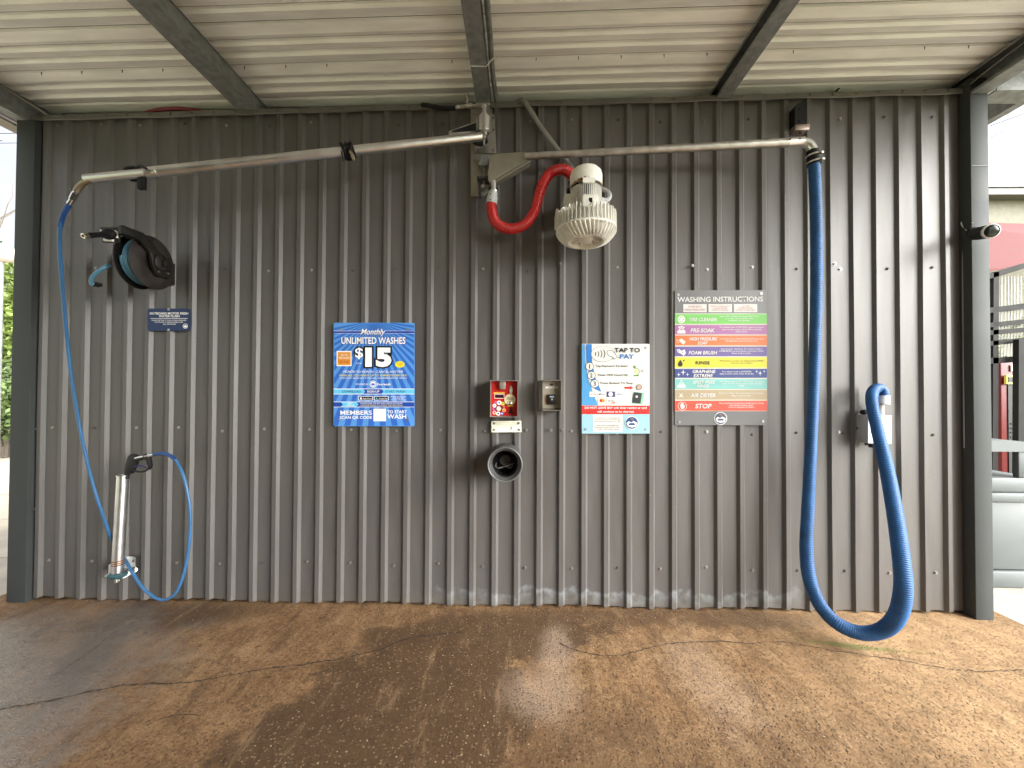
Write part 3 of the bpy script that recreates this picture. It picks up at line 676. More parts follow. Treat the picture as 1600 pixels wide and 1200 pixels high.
# supply fittings and braided hose at the top of the swivel
tee = P(756, 165, -.16)
MB().cyl(tee, P(736, 165.5, -.16), .009, n=14).cyl(P(738, 165.3, -.16), P(730, 166, -.16), .016, n=6).cyl(P(729, 166, -.16), P(712, 169, -.16), .011, n=14).cyl(P(719, 168, -.16), P(714, 168.6, -.16), .016, n=6).cyl(P(731, 166, -.16), P(730.6, 152, -.16), .008, n=12).cyl(P(730.7, 156, -.16), P(730.4, 144, -.16), .011, .005, n=12).sphere(P(731, 166, -.16), .014).out('supply_fitting', M_fitting, bm)
tube('supply_hose', [P(712, 169, -.16), P(695, 169, -.15), P(680, 167, -.12), P(665, 164, -.06), P(655, 166, .02)], .013, M_black, None, None, bm)
tube('supply_hose', [P(700, 171, -.14), P(684, 170, -.11), P(668, 166, -.05), P(660, 162, .02)], .008, M_black, None, None, bm)
# triangular gusset with dark sticker, then the pipe
MB().prism([P(701, 205, -.185), P(749, 188, -.16), P(749, 206, -.16), P(702, 210, -.185)], (0, .01, 0)).out('gusset', M_ssd, bm, smooth=False)
MB().prism([P(706, 204.5, -.188), P(744, 191.5, -.167), P(744, 204, -.167), P(706, 206.5, -.188)], (0, .002, 0)).out('sticker', M_blk2, bm, smooth=False)
MB().prism([P(701, 208, -.20), P(735, 205, -.17), P(735, 208, -.17), P(701, 211, -.20)], (0, .06, 0)).out('saddle', M_ss, bm, smooth=False)
pA, pM, pB = P(752, 213.5, -.16), P(228, 270.5, -.66), P(134, 279.6, -.70)
MB().cyl(pA, pM, .0268, n=36).out('outer_pipe', M_ss, bm)
MB().cyl(pM + (pM - pB) * .2, pB, .0215, n=36).cyl(pB + (pM - pB).normalized() * .001, pB - (pM - pB).normalized() * .004, .018, n=24).out('inner_pipe', M_ss, bm)
MB().sweep(spline([P(747, 209, -.15), P(741, 214, -.16), P(742, 221, -.15), P(750, 224, -.13), P(760, 219, -.12)], .01), .018, 12).out('pivot_boot', M_black, bm)
q = P(133, 286, -.70)
MB().sweep(spline([P(142, 281, -.70), P(132, 285, -.70), P(124, 292, -.70), P(119, 300, -.70)], .008), .014, 14).out('elbow', M_brass, bm)
MB().cyl(P(119.5, 299, -.70), P(117.5, 302, -.70), .012, n=14).cyl(P(117.5, 302, -.70), P(112.5, 312, -.70), .014, n=6).cyl(P(112.5, 312, -.70), P(108, 319, -.70), .011, .012, n=16).out('end_fitting', M_fitting, bm)
def onpipe(a, b_, px):          # the point of the pipe a-b that lies on the photograph's column px
    lo, hi = 0., 1.
    for _ in range(40):
        m = (lo + hi) / 2; v = RM.transposed() @ (a.lerp(b_, m) - CAM); x = 800 + F * v.x / -v.z
        if x > px: lo = m
        else: hi = m
    return a.lerp(b_, (lo + hi) / 2)
# rubber clip near the end and taped bundle
cl = thing('rubber_clip', 'black rubber clip on the spray boom near its outer end', 'clip', P(212, 275, -.68)); ax = (pM - pB).normalized(); cc = onpipe(pA, pB, 209)
MB().lathe(cc - ax * .022, ax, [(.0235, 0), (.034, 0), (.036, .006), (.036, .034), (.034, .040), (.0235, .040)], 24).out('collar', M_black, cl)
MB().box(P(216, 296, -.66) - Vector((0, .010, 0)), P(227, 274, -.66) + Vector((0, .012, 0)), .005).sweep(spline([P(213, 263, -.67), P(220, 259.5, -.68), P(228, 263, -.70)], .006), .007, 8).out('hook', M_black, cl)
tp = thing('tape_wrap', 'ragged black tape bundle wrapped round the middle of the spray boom', 'tape', P(542, 236, -.36)); r = random.Random(3)
cc = onpipe(pA, pM, 543); ax = (pA - pM).normalized(); mb = MB(); xx = ax.orthogonal().normalized(); yy_ = ax.cross(xx)
for k in range(11):
    of = r.uniform(-.036, .036); tl = r.uniform(-.3, .3); rr_ = .031 + r.uniform(0, .012); pts = []
    for i in range(41):
        a = 2 * math.pi * i / 40; pts.append(cc + ax * (of + tl * .05 * math.sin(a)) + (xx * math.cos(a) + yy_ * math.sin(a)) * (rr_ + .003 * math.sin(3 * a + k)))
    mb.sweep(pts, r.uniform(.005, .008), 8, cap=False)
mb.sweep(spline([cc + Vector((-.02, -.03, -.02)), cc + Vector((-.015, -.03, -.055)), cc + Vector((-.012, -.03, -.075))], .006), .004, 6)
mb.out('wrap', M_black, tp)
MB().cyl(cc + Vector((.03, -.03, -.02)), cc + Vector((.05, -.035, -.055)), .009, n=8).cyl(cc + Vector((.045, -.034, -.05)), cc + Vector((.055, -.036, -.075)), .012, .007, n=8).out('fitting', M_brass, tp)

# vacuum/dryer boom on the right
db = thing('dryer_boom', 'steel boom pipe reaching right above the signs to the blue hose', 'boom', P(800, 255, -.14))
MB().prism([P(767.5, 244.4, -.12), P(772, 241, -.12), P(821, 238, -.145), P(827.6, 241, -.145), P(827.6, 249, -.145), P(774.6, 281, -.12), P(762.7, 283, -.12), P(764, 257, -.12)], (0, -.006, 0), .001).out('gusset', M_plate, db, smooth=False)
MB().prism([P(764, 282, -.126), P(775, 281, -.126), P(828.5, 250, -.15), P(829, 252.5, -.15), P(776, 284.5, -.126), P(764, 285, -.126)], (0, .055, 0)).out('flange', M_plate, db, smooth=False)
MB().cyl(P(820, 244.3, -.15), P(1236, 222.5, -.225), .0205, .0255, n=36).out('pipe', M_ssd, db)
MB().cyl(P(771, 283, -.12), P(771.5, 297, -.12), .018, n=24).lathe(P(771.5, 297, -.12), (0, 0, -1), [(.018, 0), (.024, .002), (.026, .010), (.024, .016), (.018, .018)], 24).out('down_pipe', M_ss, db)
el = spline([P(1228, 222.7, -.222), P(1250, 221.8, -.228), P(1262, 224.5, -.232), P(1269, 233, -.235), P(1270.5, 244, -.237)], .008)
MB().sweep(el, .0265, 24).out('elbow', M_ss, db)
MB().cyl(P(1231, 222.6, -.222), P(1255, 221.6, -.228), .0285, n=30).out('sleeve', M_ss, db)
MB().prism([P(1232, 205, -.20), P(1255, 203.5, -.20), P(1253, 212.5, -.20), P(1232, 213.5, -.20)], (0, -.06, 0), .002).out('top_bracket', mat('bronze_steel', (.25, .20, .17), .4, .8), db)
mb = MB()
for q in ((1235, 217), (1250, 216.5)): mb.cyl(P(q[0], q[1], -.248), P(q[0], q[1], -.258), .0045, n=10)
for q in ((1236, 208), (1250, 207)): mb.cyl(P(q[0], q[1], -.262), P(q[0] + 1, q[1] + 1, -.266), .007, n=8)
mb.outs('bolt', M_hole, db)
# slotted black bracket above it on the wall
sb = thing('wall_bracket', 'black slotted bracket on the wall above the end of the dryer boom', 'bracket', P(1243, 185, -.05))
MB().prism([P(1233.5, 176, -.022), P(1238, 170, -.022), P(1249, 165, -.022), P(1251, 165, -.022), P(1251, 203, -.022), P(1233.5, 204, -.022)], (0, -.05, 0), .002).out('plate', M_black, sb, smooth=False)
mb = MB()
for y in (171.5, 189.5): mb.cyl(P(1248.5, y, -.072), P(1248.5, y, -.0735), .006, n=14)
mb.outs('slot', M_hole, sb)
# big blue corrugated hose
bh = thing('vacuum_hose', 'thick blue ribbed hose hanging from the right boom in a loop to the floor', 'hose', P(1350, 990, -.37))
hp = [P(1271.5, 255, -.238), P(1273.5, 290, -.235), P(1275.5, 370, -.22), P(1275, 480, -.205), P(1271, 600, -.185), P(1266, 720, -.165), P(1262, 800, -.16), P(1260, 860, -.17), P(1265, 905, -.20), P(1281, 945, -.26),
      P(1308, 974, -.33), P(1345, 989, -.385), P(1380, 984, -.44), P(1402, 962, -.50), P(1411, 925, -.53), P(1409, 880, -.51), P(1398, 800, -.42), P(1385, 730, -.30), P(1373, 680, -.21), P(1364, 640, -.165), P(1362, 620, -.15), P(1366, 609, -.128), P(1373, 606.5, -.11), P(1379, 611, -.105), P(1380.5, 620, -.105)]
ht = spline(hp, .0105 / 4); m_ = len(ht); rad = []
def rbase(u):   # stretched near the boom, squatter where it lies on the floor
    ks = [(0, .0325), (.25, .0325), (.42, .033), (.56, .038), (.70, .040), (.80, .037), (.93, .0325), (1, .030)]
    for a, b_ in zip(ks, ks[1:]):
        if u <= b_[0]: return a[1] + (b_[1] - a[1]) * (u - a[0]) / (b_[0] - a[0])
    return ks[-1][1]
for i in range(m_): rad.append(rbase(i / m_) - .0030 * (.5 - .5 * math.cos(2 * math.pi * i / 4)))
for p_ in ht:
    if p_.z < .039: p_.z = .039
MB().sweep(ht, rad, 24).out('hose_body', M_blue, bh, angle=75)
mb = MB(); mb.cyl(P(1269.5, 236, -.236), P(1271.8, 258, -.238), .0335, .037, n=28); mb.out('rubber_boot', M_black, bh)
for q, rr_ in (((1270.3, 243.5), .0375), ((1271.6, 254), .039)):
    c = P(*q, -.237); z_ = Vector((.12, 0, -1)).normalized()
    MB().lathe(c - z_ * .005, z_, [(rr_ - .003, 0), (rr_, 0), (rr_, .010), (rr_ - .003, .010)], 30).box(c + Vector((.012, -rr_ - .008, -.006)), c + Vector((.03, -rr_ + .004, .006)), .002).out('hose_clamp', M_fitting, bh)
cf = MB().cyl(P(1380.5, 618, -.105), P(1380, 631, -.105), .031, .033, n=28).out('end_cuff', M_white, bh)
hb = thing('hose_holster', 'stainless box bracket on the wall holding the end of the blue hose', 'holster', P(1370, 670, -.04))
MB().prism([P(1356.5, 648.5, -.105), P(1393, 649.5, -.105), P(1393, 693.5, -.105), P(1356.5, 692.5, -.105)], (0, .103, 0), .002).out('box', mat('bright_steel', (.62, .62, .62), .35, .6), hb, smooth=False)
MB().prism([P(1336.5, 649, -.021), P(1357, 649, -.021), P(1357, 690, -.021), P(1336.5, 690, -.021)], (0, -.003, 0)).out('flange', M_plate, hb, smooth=False)
mb = MB(); bolt(mb, P(1340, 669, -.024), .007); mb.outs('bolt', M_trim, hb)
MB().cyl(P(1380, 630, -.105) + Vector((0, .035, 0)), P(1380, 652, -.105) + Vector((0, .035, 0)), .031, n=24).out('socket_pipe', M_pvc, hb)
MB().sphere(P(1350, 644, -.06), .022, (1, 1, .8)).cyl(P(1362, 694, -.07), P(1362, 699, -.07), .016, n=12).cyl(P(1352, 694, -.07), P(1370, 694.5, -.07), .007, n=8).outs('grommet', M_black, hb)

# red hose between boom and blower
rh = thing('suction_hose', 'red ribbed hose curving from the mounting plate to the blower', 'hose', P(800, 350, -.15))
corrugated([P(768, 314, -.12), P(768, 328, -.122), P(773, 345, -.13), P(786, 355.5, -.14), P(805, 357, -.15), P(823, 348, -.16), P(835, 329, -.165), P(842, 305, -.17), P(850, 284, -.175), P(861, 270, -.18), P(876, 265, -.19), P(888, 269, -.19), P(898, 280, -.18)], .034, .034, .0115, .0040).out('hose_body', M_red, rh, angle=75)
MB().lathe(P(770.5, 300, -.12), (P(768, 318, -.12) - P(770.5, 300, -.12)), [(.022, 0), (.030, .004), (.031, .03), (.0345, .034), (.036, .078), (.033, .080)], 28).out('cuff', M_pvc2, rh)
mb = MB()
for q in ((767, 303), (766, 312)): mb.cyl(P(q[0], q[1], -.150), P(q[0], q[1], -.157), .004, n=8)
mb.outs('cuff_screw', M_hole, rh)
# conduit from above the wall to the blower
tube('conduit', [P(806, 161, .04), P(816, 157, -.03), P(824, 165, -.05), P(845, 198, -.05), P(874, 237, -.05), P(893, 262, -.06), P(905, 285, -.10)], .0155, M_pvc, 'grey conduit pipe running diagonally down behind the right boom to the blower', 'conduit')

# ------------------------------------------------------------------ blower
yb_ = -.255; bc = P(915.5, 340, yb_); Zb = lambda py: P(915.5, py, yb_).z
bl = thing('blower', 'cream regenerative blower with finned housing hanging on the wall', 'blower', (bc.x, bc.y, Zb(385)))
zr0, zr1 = Zb(341), Zb(361)
C0 = Vector((bc.x, bc.y, 0)); q = (0, 0, 1)
MB().lathe(C0, q, [(0, zr0 + .010), (.09, zr0 + .012), (.150, zr0 + .004), (.158, zr0 - .004), (.158, zr1 + .006), (.181, zr1 + .004), (.183, zr1 - .006), (.160, zr1 - .008), (.140, zr1 - .030), (.118, zr1 - .044), (.118, zr1 - .068), (.108, zr1 - .072), (.102, zr1 - .064), (.100, zr1 - .02), (.05, zr1 - .016)], 72).out('fan_housing', M_cream, bl)
MB().lathe(C0, q, [(.052, zr1 - .02), (.050, zr1 - .046), (.04, zr1 - .052), (.036, zr1 - .066), (.028, zr1 - .072), (0, zr1 - .074)], 40).out('intake_hub', M_cream, bl)
mb = MB()
for i in range(46):
    a = 2 * math.pi * i / 46; d = Vector((math.cos(a), math.sin(a), 0)); sd = Vector((-d.y, d.x, 0)) * .0019
    hh = .030 if i % 2 else .022
    mb.prism([C0 + d * .166 + Vector((0, 0, zr1)) - sd, C0 + d * .183 + Vector((0, 0, zr1)) - sd, C0 + d * .181 + Vector((0, 0, zr0 + hh * .6)) - sd, C0 + d * .172 + Vector((0, 0, zr0 + hh)) - sd, C0 + d * .150 + Vector((0, 0, zr0 + .004)) - sd], sd * 2)
mb.out('rim_fins', M_cream, bl, smooth=False)
mb = MB()
for i in range(42):
    a = 2 * math.pi * i / 42
    def pt(rr_, z, tw): return C0 + Vector((math.cos(a + tw) * rr_, math.sin(a + tw) * rr_, z))
    for j in range(5):
        r0_, r1_ = .183 - j * .0145, .183 - (j + 1) * .0145
        zz = lambda r_: zr1 - .014 - .060 * (1 - ((r_ - .108) / .075) ** 2)
        w0 = .0042; t0_, t1_ = .03 * j, .03 * (j + 1)
        A = [pt(r0_, zz(r0_), t0_), pt(r1_, zz(r1_), t1_), pt(r1_, zz(r1_) + .022, t1_), pt(r0_, zz(r0_) + .022, t0_)]
        mb.prism(A, Vector((-math.sin(a), math.cos(a), 0)) * w0)
mb.out('base_fins', M_cream, bl, smooth=False)
mb = MB()
for i in range(9):
    a = 2 * math.pi * i / 9 + .3; d = Vector((math.cos(a), math.sin(a), 0)); sd = Vector((-d.y, d.x, 0)) * .005
    mb.prism([C0 + d * .04 + Vector((0, 0, zr1 - .05)) - sd, C0 + d * .103 + Vector((0, 0, zr1 - .058)) - sd, C0 + d * .103 + Vector((0, 0, zr1 - .045)) - sd, C0 + d * .04 + Vector((0, 0, zr1 - .036)) - sd], sd * 2)
mb.out('intake_spokes', M_cream, bl, smooth=False)
for k in range(9):
    pass
MB().lathe(C0, q, [(.078, zr0), (.078, Zb(296))], 48).out('motor_body', mat('motor_dark', (.05, .052, .05), .5), bl)  # core coloured dark to stand for the shade between the fins
mb = MB()
for i in range(50):
    a = 2 * math.pi * i / 50; d = Vector((math.cos(a), math.sin(a), 0)); sd = Vector((-d.y, d.x, 0)) * (.0014 if d.y < -.35 else .0032)
    mb.prism([C0 + d * .075 + Vector((0, 0, zr0)) - sd, C0 + d * .094 + Vector((0, 0, zr0)) - sd, C0 + d * .094 + Vector((0, 0, Zb(297))) - sd, C0 + d * .083 + Vector((0, 0, Zb(297))) - sd], sd * 2)
mb.out('motor_fins', M_cream, bl, smooth=False)
z9 = Zb(294.5)
MB().lathe(C0, q, [(.090, z9 + .004), (.0975, z9), (.0985, z9 + .004), (.0975, Zb(276)), (.092, Zb(271)), (.078, Zb(269)), (.076, Zb(266.5)), (.066, Zb(265.5)), (0, Zb(265))], 56).out('motor_cap', M_cream2, bl)
mr_ = MB(); r = random.Random(6); pv = None
for i in range(73):
    a = 2 * math.pi * i / 72; d = Vector((math.cos(a), math.sin(a), 0)); hgt = .006 + .022 * max(0, math.sin(a * 3 + 1) * .5 + r.uniform(-.2, .5)) if i % 72 else .012
    b0, b1 = mr_.b.verts.new(C0 + d * .0990 + Vector((0, 0, z9 + .001))), mr_.b.verts.new(C0 + d * .0990 + Vector((0, 0, z9 + hgt)))
    if pv: mr_.b.faces.new([pv[0], b0, b1, pv[1]])
    pv = (b0, b1)
mr_.out('rust_stain', M_rust, bl)
yt_ = bc.y - .118
MB().prism([P(911, 303, yt_), P(934.5, 303.5, yt_), P(934, 329.5, yt_), P(909.5, 328.5, yt_)], (0, .04, 0), .004).out('terminal_box', M_cream2, bl)
MB().prism([P(920, 309, yt_ - .001), P(925.5, 309, yt_ - .001), P(925.5, 316.5, yt_ - .001), P(920, 316.5, yt_ - .001)], (0, -.001, 0)).prism([P(921, 318, yt_ - .001), P(924, 318, yt_ - .001), P(922.5, 320.5, yt_ - .001)], (0, -.001, 0)).outs('warning_label', M_blk2, bl, smooth=False)
MB().prism([P(911, 277, bc.y - .101), P(930, 277, bc.y - .101), P(930, 285, bc.y - .101), P(911, 285, bc.y - .101)], (0, .012, 0)).out('name_plate', M_cream, bl, smooth=False)
MB().prism([P(922, 327, yt_ - .001), P(926, 326, yt_ - .001), P(927, 335, yt_ - .001), P(924, 338, yt_ - .001), P(921, 333, yt_ - .001)], (0, .002, 0)).out('rust_streak', M_rust, bl, smooth=False)
MB().prism([P(882, 303, -.20), P(892, 302, -.20), P(892, 334, -.20), P(881.5, 335, -.20)], (0, .17, 0), .002).prism([P(869, 326, -.16), P(872.5, 326, -.16), P(872.5, 345, -.16), P(869, 345, -.16)], (0, .14, 0), .001).prism([P(876, 325, -.16), P(879, 324, -.16), P(879, 340, -.16), P(876, 340, -.16)], (0, .14, 0), .001).prism([P(869, 328, -.10), P(879, 328, -.10), P(879, 331, -.10), P(869, 331, -.10)], (0, .08, 0), .001).out('mounting_bracket', M_cream, bl, smooth=False)
MB().cyl(P(895, 281, -.20), P(899, 300, -.17), .032, n=20).cyl(P(893, 296, -.17), P(893, 345, -.17), .03, n=20).out('inlet_pipe', M_black, bl)
MB().prism([P(936, 308, -.30), P(944, 308, -.30), P(944, 318, -.30), P(936, 318, -.30)], (0, .03, 0), .003).sweep(spline([P(943, 313, -.285), P(950, 312, -.28), P(953, 306, -.26), P(950, 300, -.22), P(941, 295, -.17)], .008), .0125, 12).out('cable_gland', M_pvc2, bl)
MB().lathe(P(944, 320.5, -.28), (.2, -1, 0), [(.009, 0), (.016, .002), (.016, .012), (.009, .014)], 16).out('lifting_eye', M_white, bl)
MB().box(P(960.5, 363, bc.y - .03) - Vector((.012, 0, 0)), P(962, 358, bc.y - .03) + Vector((0, .02, .012)), .002).out('casting_lug', M_cream, bl)

# ------------------------------------------------------------------ pressure hose, wand holder and gun
tube('pressure_hose', [P(108, 319, -.70), P(99, 335, -.69), P(94, 355, -.67), P(93, 385, -.62), P(96, 430, -.56), P(101, 490, -.48), P(108, 560, -.41), P(117, 625, -.36), P(129, 690, -.31), P(142, 745, -.27), P(157, 795, -.23), P(173, 838, -.17), P(184, 858, -.11), P(195, 874, -.12), P(206, 893, -.16), P(222, 917, -.19), P(241, 933, -.20), P(258, 937, -.20), P(275, 925, -.20), P(288, 893, -.20), P(296, 845, -.20), P(297, 800, -.20), P(291, 760, -.20), P(281, 730, -.19), P(268, 713, -.18), P(252, 708.5, -.17), P(238, 711, -.165)], .0088, M_lblue, 'thin light blue pressure hose from the spray boom looping to the spray gun', 'hose', step=.012, n=12)
hs = [P(108.5, 318.5, -.70), P(99, 335, -.69), P(93.6, 354, -.67)]
o = MB().sweep(spline(hs, .01), .0115, 12).out('hose_guard', M_dblue); tag(o, 'dark blue guard sleeve on the pressure hose below the boom end', 'sleeve')
o = MB().sweep(spline([P(274, 718, -.187), P(264, 711, -.178), P(252, 708.5, -.17), P(241, 710, -.165)], .01), .0115, 12).out('hose_guard', M_dblue); tag(o, 'blue guard sleeve on the hose beside the spray gun', 'sleeve')
wh = thing('wand_holder', 'slanted stainless tube holder on the wall with copper bands', 'holder', P(187, 870, -.17))
a, b_ = P(192.3, 742, -.16), P(183.5, 894, -.17); ax = (b_ - a)
MB().lathe(a, ax, [(.028, .012), (.028, 0), (.0335, 0), (.0335, .008), (.0305, .010), (.0305, ax.length)], 40).out('tube', M_ss, wh)
mb = MB()
for u in (.875, .895, .915): mb.lathe(a + ax * u, ax, [(.0305, -.002), (.0325, 0), (.0325, .004), (.0305, .006)], 36)
mb.outs('copper_band', M_copper, wh)
cc = b_
MB().prism([P(160.5, 901, -.20), P(170, 894, -.17), P(200, 891, -.14), P(204, 893, -.10), P(203, 898, -.10), P(196, 903, -.14), P(178, 907, -.19)], (0, .05, 0), .004).out('drip_plate', M_ssd, wh)
MB().lathe(P(184.5, 899, -.17), (0.05, 0, 1), [(0, -.012), (.030, -.012), (.042, -.004), (.044, .008), (.036, .018), (.031, .02)], 32).sweep(spline([P(170, 900, -.2), P(185, 902, -.2), P(198, 896, -.18)], .01), .012, 10).out('rubber_foot', M_teal, wh)
MB().cyl(P(182, 904, -.17), P(182, 910, -.17), .010, n=12).cyl(P(186, 905, -.17), P(186, 908, -.17), .006, n=12).out('drain_fitting', M_fitting, wh)
MB().prism([P(194, 868, -.022), P(212, 870, -.022), P(213, 893, -.022), P(198, 894, -.022)], (0, -.005, 0), .001).prism([P(194, 872, -.027), P(200, 872, -.027), P(199, 890, -.027), P(193, 890, -.027)], (0, -.10, 0), .002).out('wall_bracket', M_ss, wh, smooth=False)
mb = MB(); bolt(mb, P(209, 876, -.027), .006); bolt(mb, P(209, 889, -.027), .006); mb.outs('bolt', M_zincd, wh)
gn = thing('spray_gun', 'black spray gun with trigger resting in the stainless tube holder', 'spray gun', P(200, 740, -.16))
g = lambda x, y, d=-.175: P(x, y, d)
MB().prism([g(193, 739), g(193.5, 732), g(196, 722), g(199, 712.5), g(203, 709.5), g(208, 711), g(210, 716), g(222, 714), g(222, 718.5), g(210, 722), g(208.5, 730), g(205, 735), g(203, 741), g(196, 741)], (0, .034, 0), .006).cyl(P(198, 748, -.16), P(199, 737, -.16), .013, n=14).out('gun_body', M_blk2, gn)
MB().prism([g(222, 711), g(226, 709), g(231, 711), g(232, 718), g(234, 729), g(232, 734), g(227, 735.5), g(227.5, 732), g(229.5, 730), g(227, 720), g(222, 718)], (0, .026, 0), .005).out('rear_grip', M_blk2, gn)
MB().sweep(spline([g(206, 733, -.165), g(213, 736.5, -.165), g(222, 737, -.165), g(230, 734.5, -.165)], .006), .0065, 10).out('guard', M_blk2, gn)
MB().sweep(spline([g(208, 732, -.165), g(212, 728.5, -.165), g(220, 728, -.165), g(228, 730, -.165)], .006), .0055, 10).out('trigger', mat('trigger_violet', (.02, .02, .09), .4), gn)
MB().cyl(P(210, 716.5, -.165), P(228, 712.5, -.165), .009, n=14).cyl(P(227, 713, -.165), P(235, 711.5, -.165), .012, n=6).cyl(P(235, 711.5, -.165), P(240.5, 710.4, -.165), .0125, n=14).out('inlet_fitting', M_fitting, gn)

# ------------------------------------------------------------------ hose reel
rl = thing('hose_reel', 'black steel hose reel on the wall with pale blue hose wound on it', 'hose reel', (-2.36, -.12, 2.24))
E1 = Vector((.10, -.995, 0)).normalized(); AX = Vector((.995, .10, 0)).normalized(); UP = Vector((0, 0, 1))
RC = Vector((-2.345, -.205, P(232, 411, -.205).z)); LC = RC - AX * .088
M_reel = mat('reel_black', (.016, .014, .013), .42, .2, .35, 18, .2, 60); M_reel2 = mat('reel_rust', (.022, .017, .015), .6, .1, .5, 22)
for c_, s_, m in ((RC, 1, M_reel2), (LC, -1, M_reel)):
    MB().lathe(c_, AX * s_, [(.02, -.001), (.060, 0), (.075, .010), (.120, .012), (.140, .002), (.160, 0), (.166, -.004), (.167, .003), (.161, .006), (.140, .008), (.121, .018), (.074, .016), (.058, .006), (.02, .005)], 56).out('flange', m, rl)
MB().lathe(LC, AX, [(.07, 0), (.07, .088)], 40).out('drum', M_reel, rl)
pts = []
for i in range(7 * 36 + 1):
    a = 2 * math.pi * i / 36; u = (i / 36) % 7; lay = .106 + .018 * (i // 126); uu = (i % 126) / 126; uu = uu if (i // 126) % 2 == 0 else 1 - uu
    pts.append(LC + AX * (.014 + .060 * uu) + (E1 * math.cos(a) + UP * math.sin(a)) * (.130 if i > 126 else .112))
M_rh = mat('reel_hose', (.07, .19, .28), .4, 0, .1); MB().sweep(pts, .0115, 10).out('wound_hose', M_rh, rl)
L2 = lambda s_, z, o_=.02: RC + AX * o_ + E1 * s_ + UP * z
MB().prism([L2(-.085, -.075, .022), L2(.02, -.085, .022), L2(.055, -.03, .022), L2(.075, .04, .022), L2(.15, .095, .022), L2(.265, .085, .022), L2(.265, .135, .022), L2(.13, .145, .022), L2(.07, .125, .022), L2(.01, .07, .022), L2(-.09, .045, .022)], AX * .026, .006).out('frame_arm', M_reel, rl)
MB().lathe(RC + AX * .045, AX, [(.055, 0), (.055, .012), (.045, .018), (.018, .02), (.018, .03), (0, .031)], 28).out('spring_case', M_reel, rl)
MB().box((-2.435, -.15, RC.z - .095), (-2.366, -.020, RC.z + .055), .006).out('wall_mount', M_reel, rl)
mb = MB(); 
for s_, z in ((-.05, -.05), (.02, -.06), (-.04, .03)): mb.cyl(L2(s_, z, .048), L2(s_, z, .054), .009, n=6)
mb.outs('bolt', M_zincd, rl)
ya = -.435; q0, q1, q2, q3 = P(156.5, 354.5, ya), P(186, 354.5, ya), P(186, 378.5, ya), P(159, 378.5, ya)
MB().prism([q0, q1, q2, q3], (0, .012, 0), .003).prism([q0, q1, P(186, 358, ya), P(156.5, 358, ya)], (0.03, .10, 0), .002).out('guide_frame', M_reel, rl)
gx = lambda x, y: P(x, y, ya - .006)
MB().cyl(gx(163, 374.5), gx(176.5, 375.5), .008, n=12).cyl(gx(181.5, 361), gx(181.5, 371.5), .009, n=12).cyl(gx(158.5, 359), gx(158.5, 366), .006, n=12).outs('guide_roller', M_white, rl)
MB().sphere(P(170, 366, ya - .02), .034, (1.2, .8, .9)).out('hose_stop', M_black, rl)
mb = MB(); a, b_ = P(165, 366, -.46), P(137, 368, -.55)
mb.cyl(a, b_, .011, n=12)
for k in range(6): c_ = a.lerp(b_, (k + .5) / 6); mb.lathe(c_, b_ - a, [(.011, -.006), (.015, -.004), (.015, .004), (.011, .006)], 12)
mb.out('nozzle_grip', M_black, rl)
MB().lathe(b_, b_ - a, [(.010, 0), (.0155, .002), (.0155, .022), (.011, .026), (.008, .026), (.008, .004)], 16).out('nozzle_tip', M_fitting, rl)
MB().sweep(spline([P(172, 414, -.32), P(163, 418, -.35), P(152, 425, -.36), P(144, 434, -.36), P(142.5, 442, -.35), P(146, 445, -.34)], .008), .011, 12).out('hose_tail', M_rh, rl)
MB().cyl(P(145, 444.5, -.34), P(158, 445, -.30), .012, n=10).cyl(P(150, 444.5, -.33), P(154, 444.8, -.32), .016, n=6).out('tail_coupling', M_black, rl)

# ------------------------------------------------------------------ security camera
sc = thing('security_camera', 'dark bullet security camera on the right end post pointing out to the right', 'camera', P(1520, 365, -.09)); 
MB().lathe(P(1517, 364, -.072), (.1, -1, 0), [(0, 0), (.034, 0), (.034, .02), (.022, .03), (.018, .05), (0, .052)], 28).out('mount', M_blk2, sc)
a, b_ = P(1522, 366, -.12), P(1549, 361, -.24)
MB().lathe(a, b_ - a, [(0, -.01), (.020, -.004), (.036, .012), (.040, .035), (.040, (b_ - a).length)], 36).out('body', M_blk2, sc)
MB().lathe(b_, b_ - a, [(.0385, -.012), (.0415, -.012), (.042, .002), (.037, .004)], 36).out('sun_shield', mat('silver_plastic', (.50, .50, .48), .35), sc)
MB().lathe(b_, b_ - a, [(.036, .0), (.030, .004), (.0, .003)], 30).out('lens', mat('lens_glass', (.01, .01, .012), .08), sc)
tube('camera_cable', [P(1520, 348, -.078), P(1512, 347.5, -.03), P(1503, 345, -.014), P(1502, 350, -.014), P(1508, 358, -.03), P(1516, 362, -.07)], .0035, M_white, None, None, sc)
tube('cable', [P(1503, 196, -.016), P(1504, 230, -.018), P(1506, 250, -.020), P(1509, 290, -.022), P(1508.5, 330, -.021), P(1506, 352, -.018), P(1505, 420, -.016), P(1506, 560, -.014), P(1507, 700, -.014)], .006, mat('cable_grey', (.30, .30, .32), .5), 'grey cable running down the gap beside the right end post', 'cable')

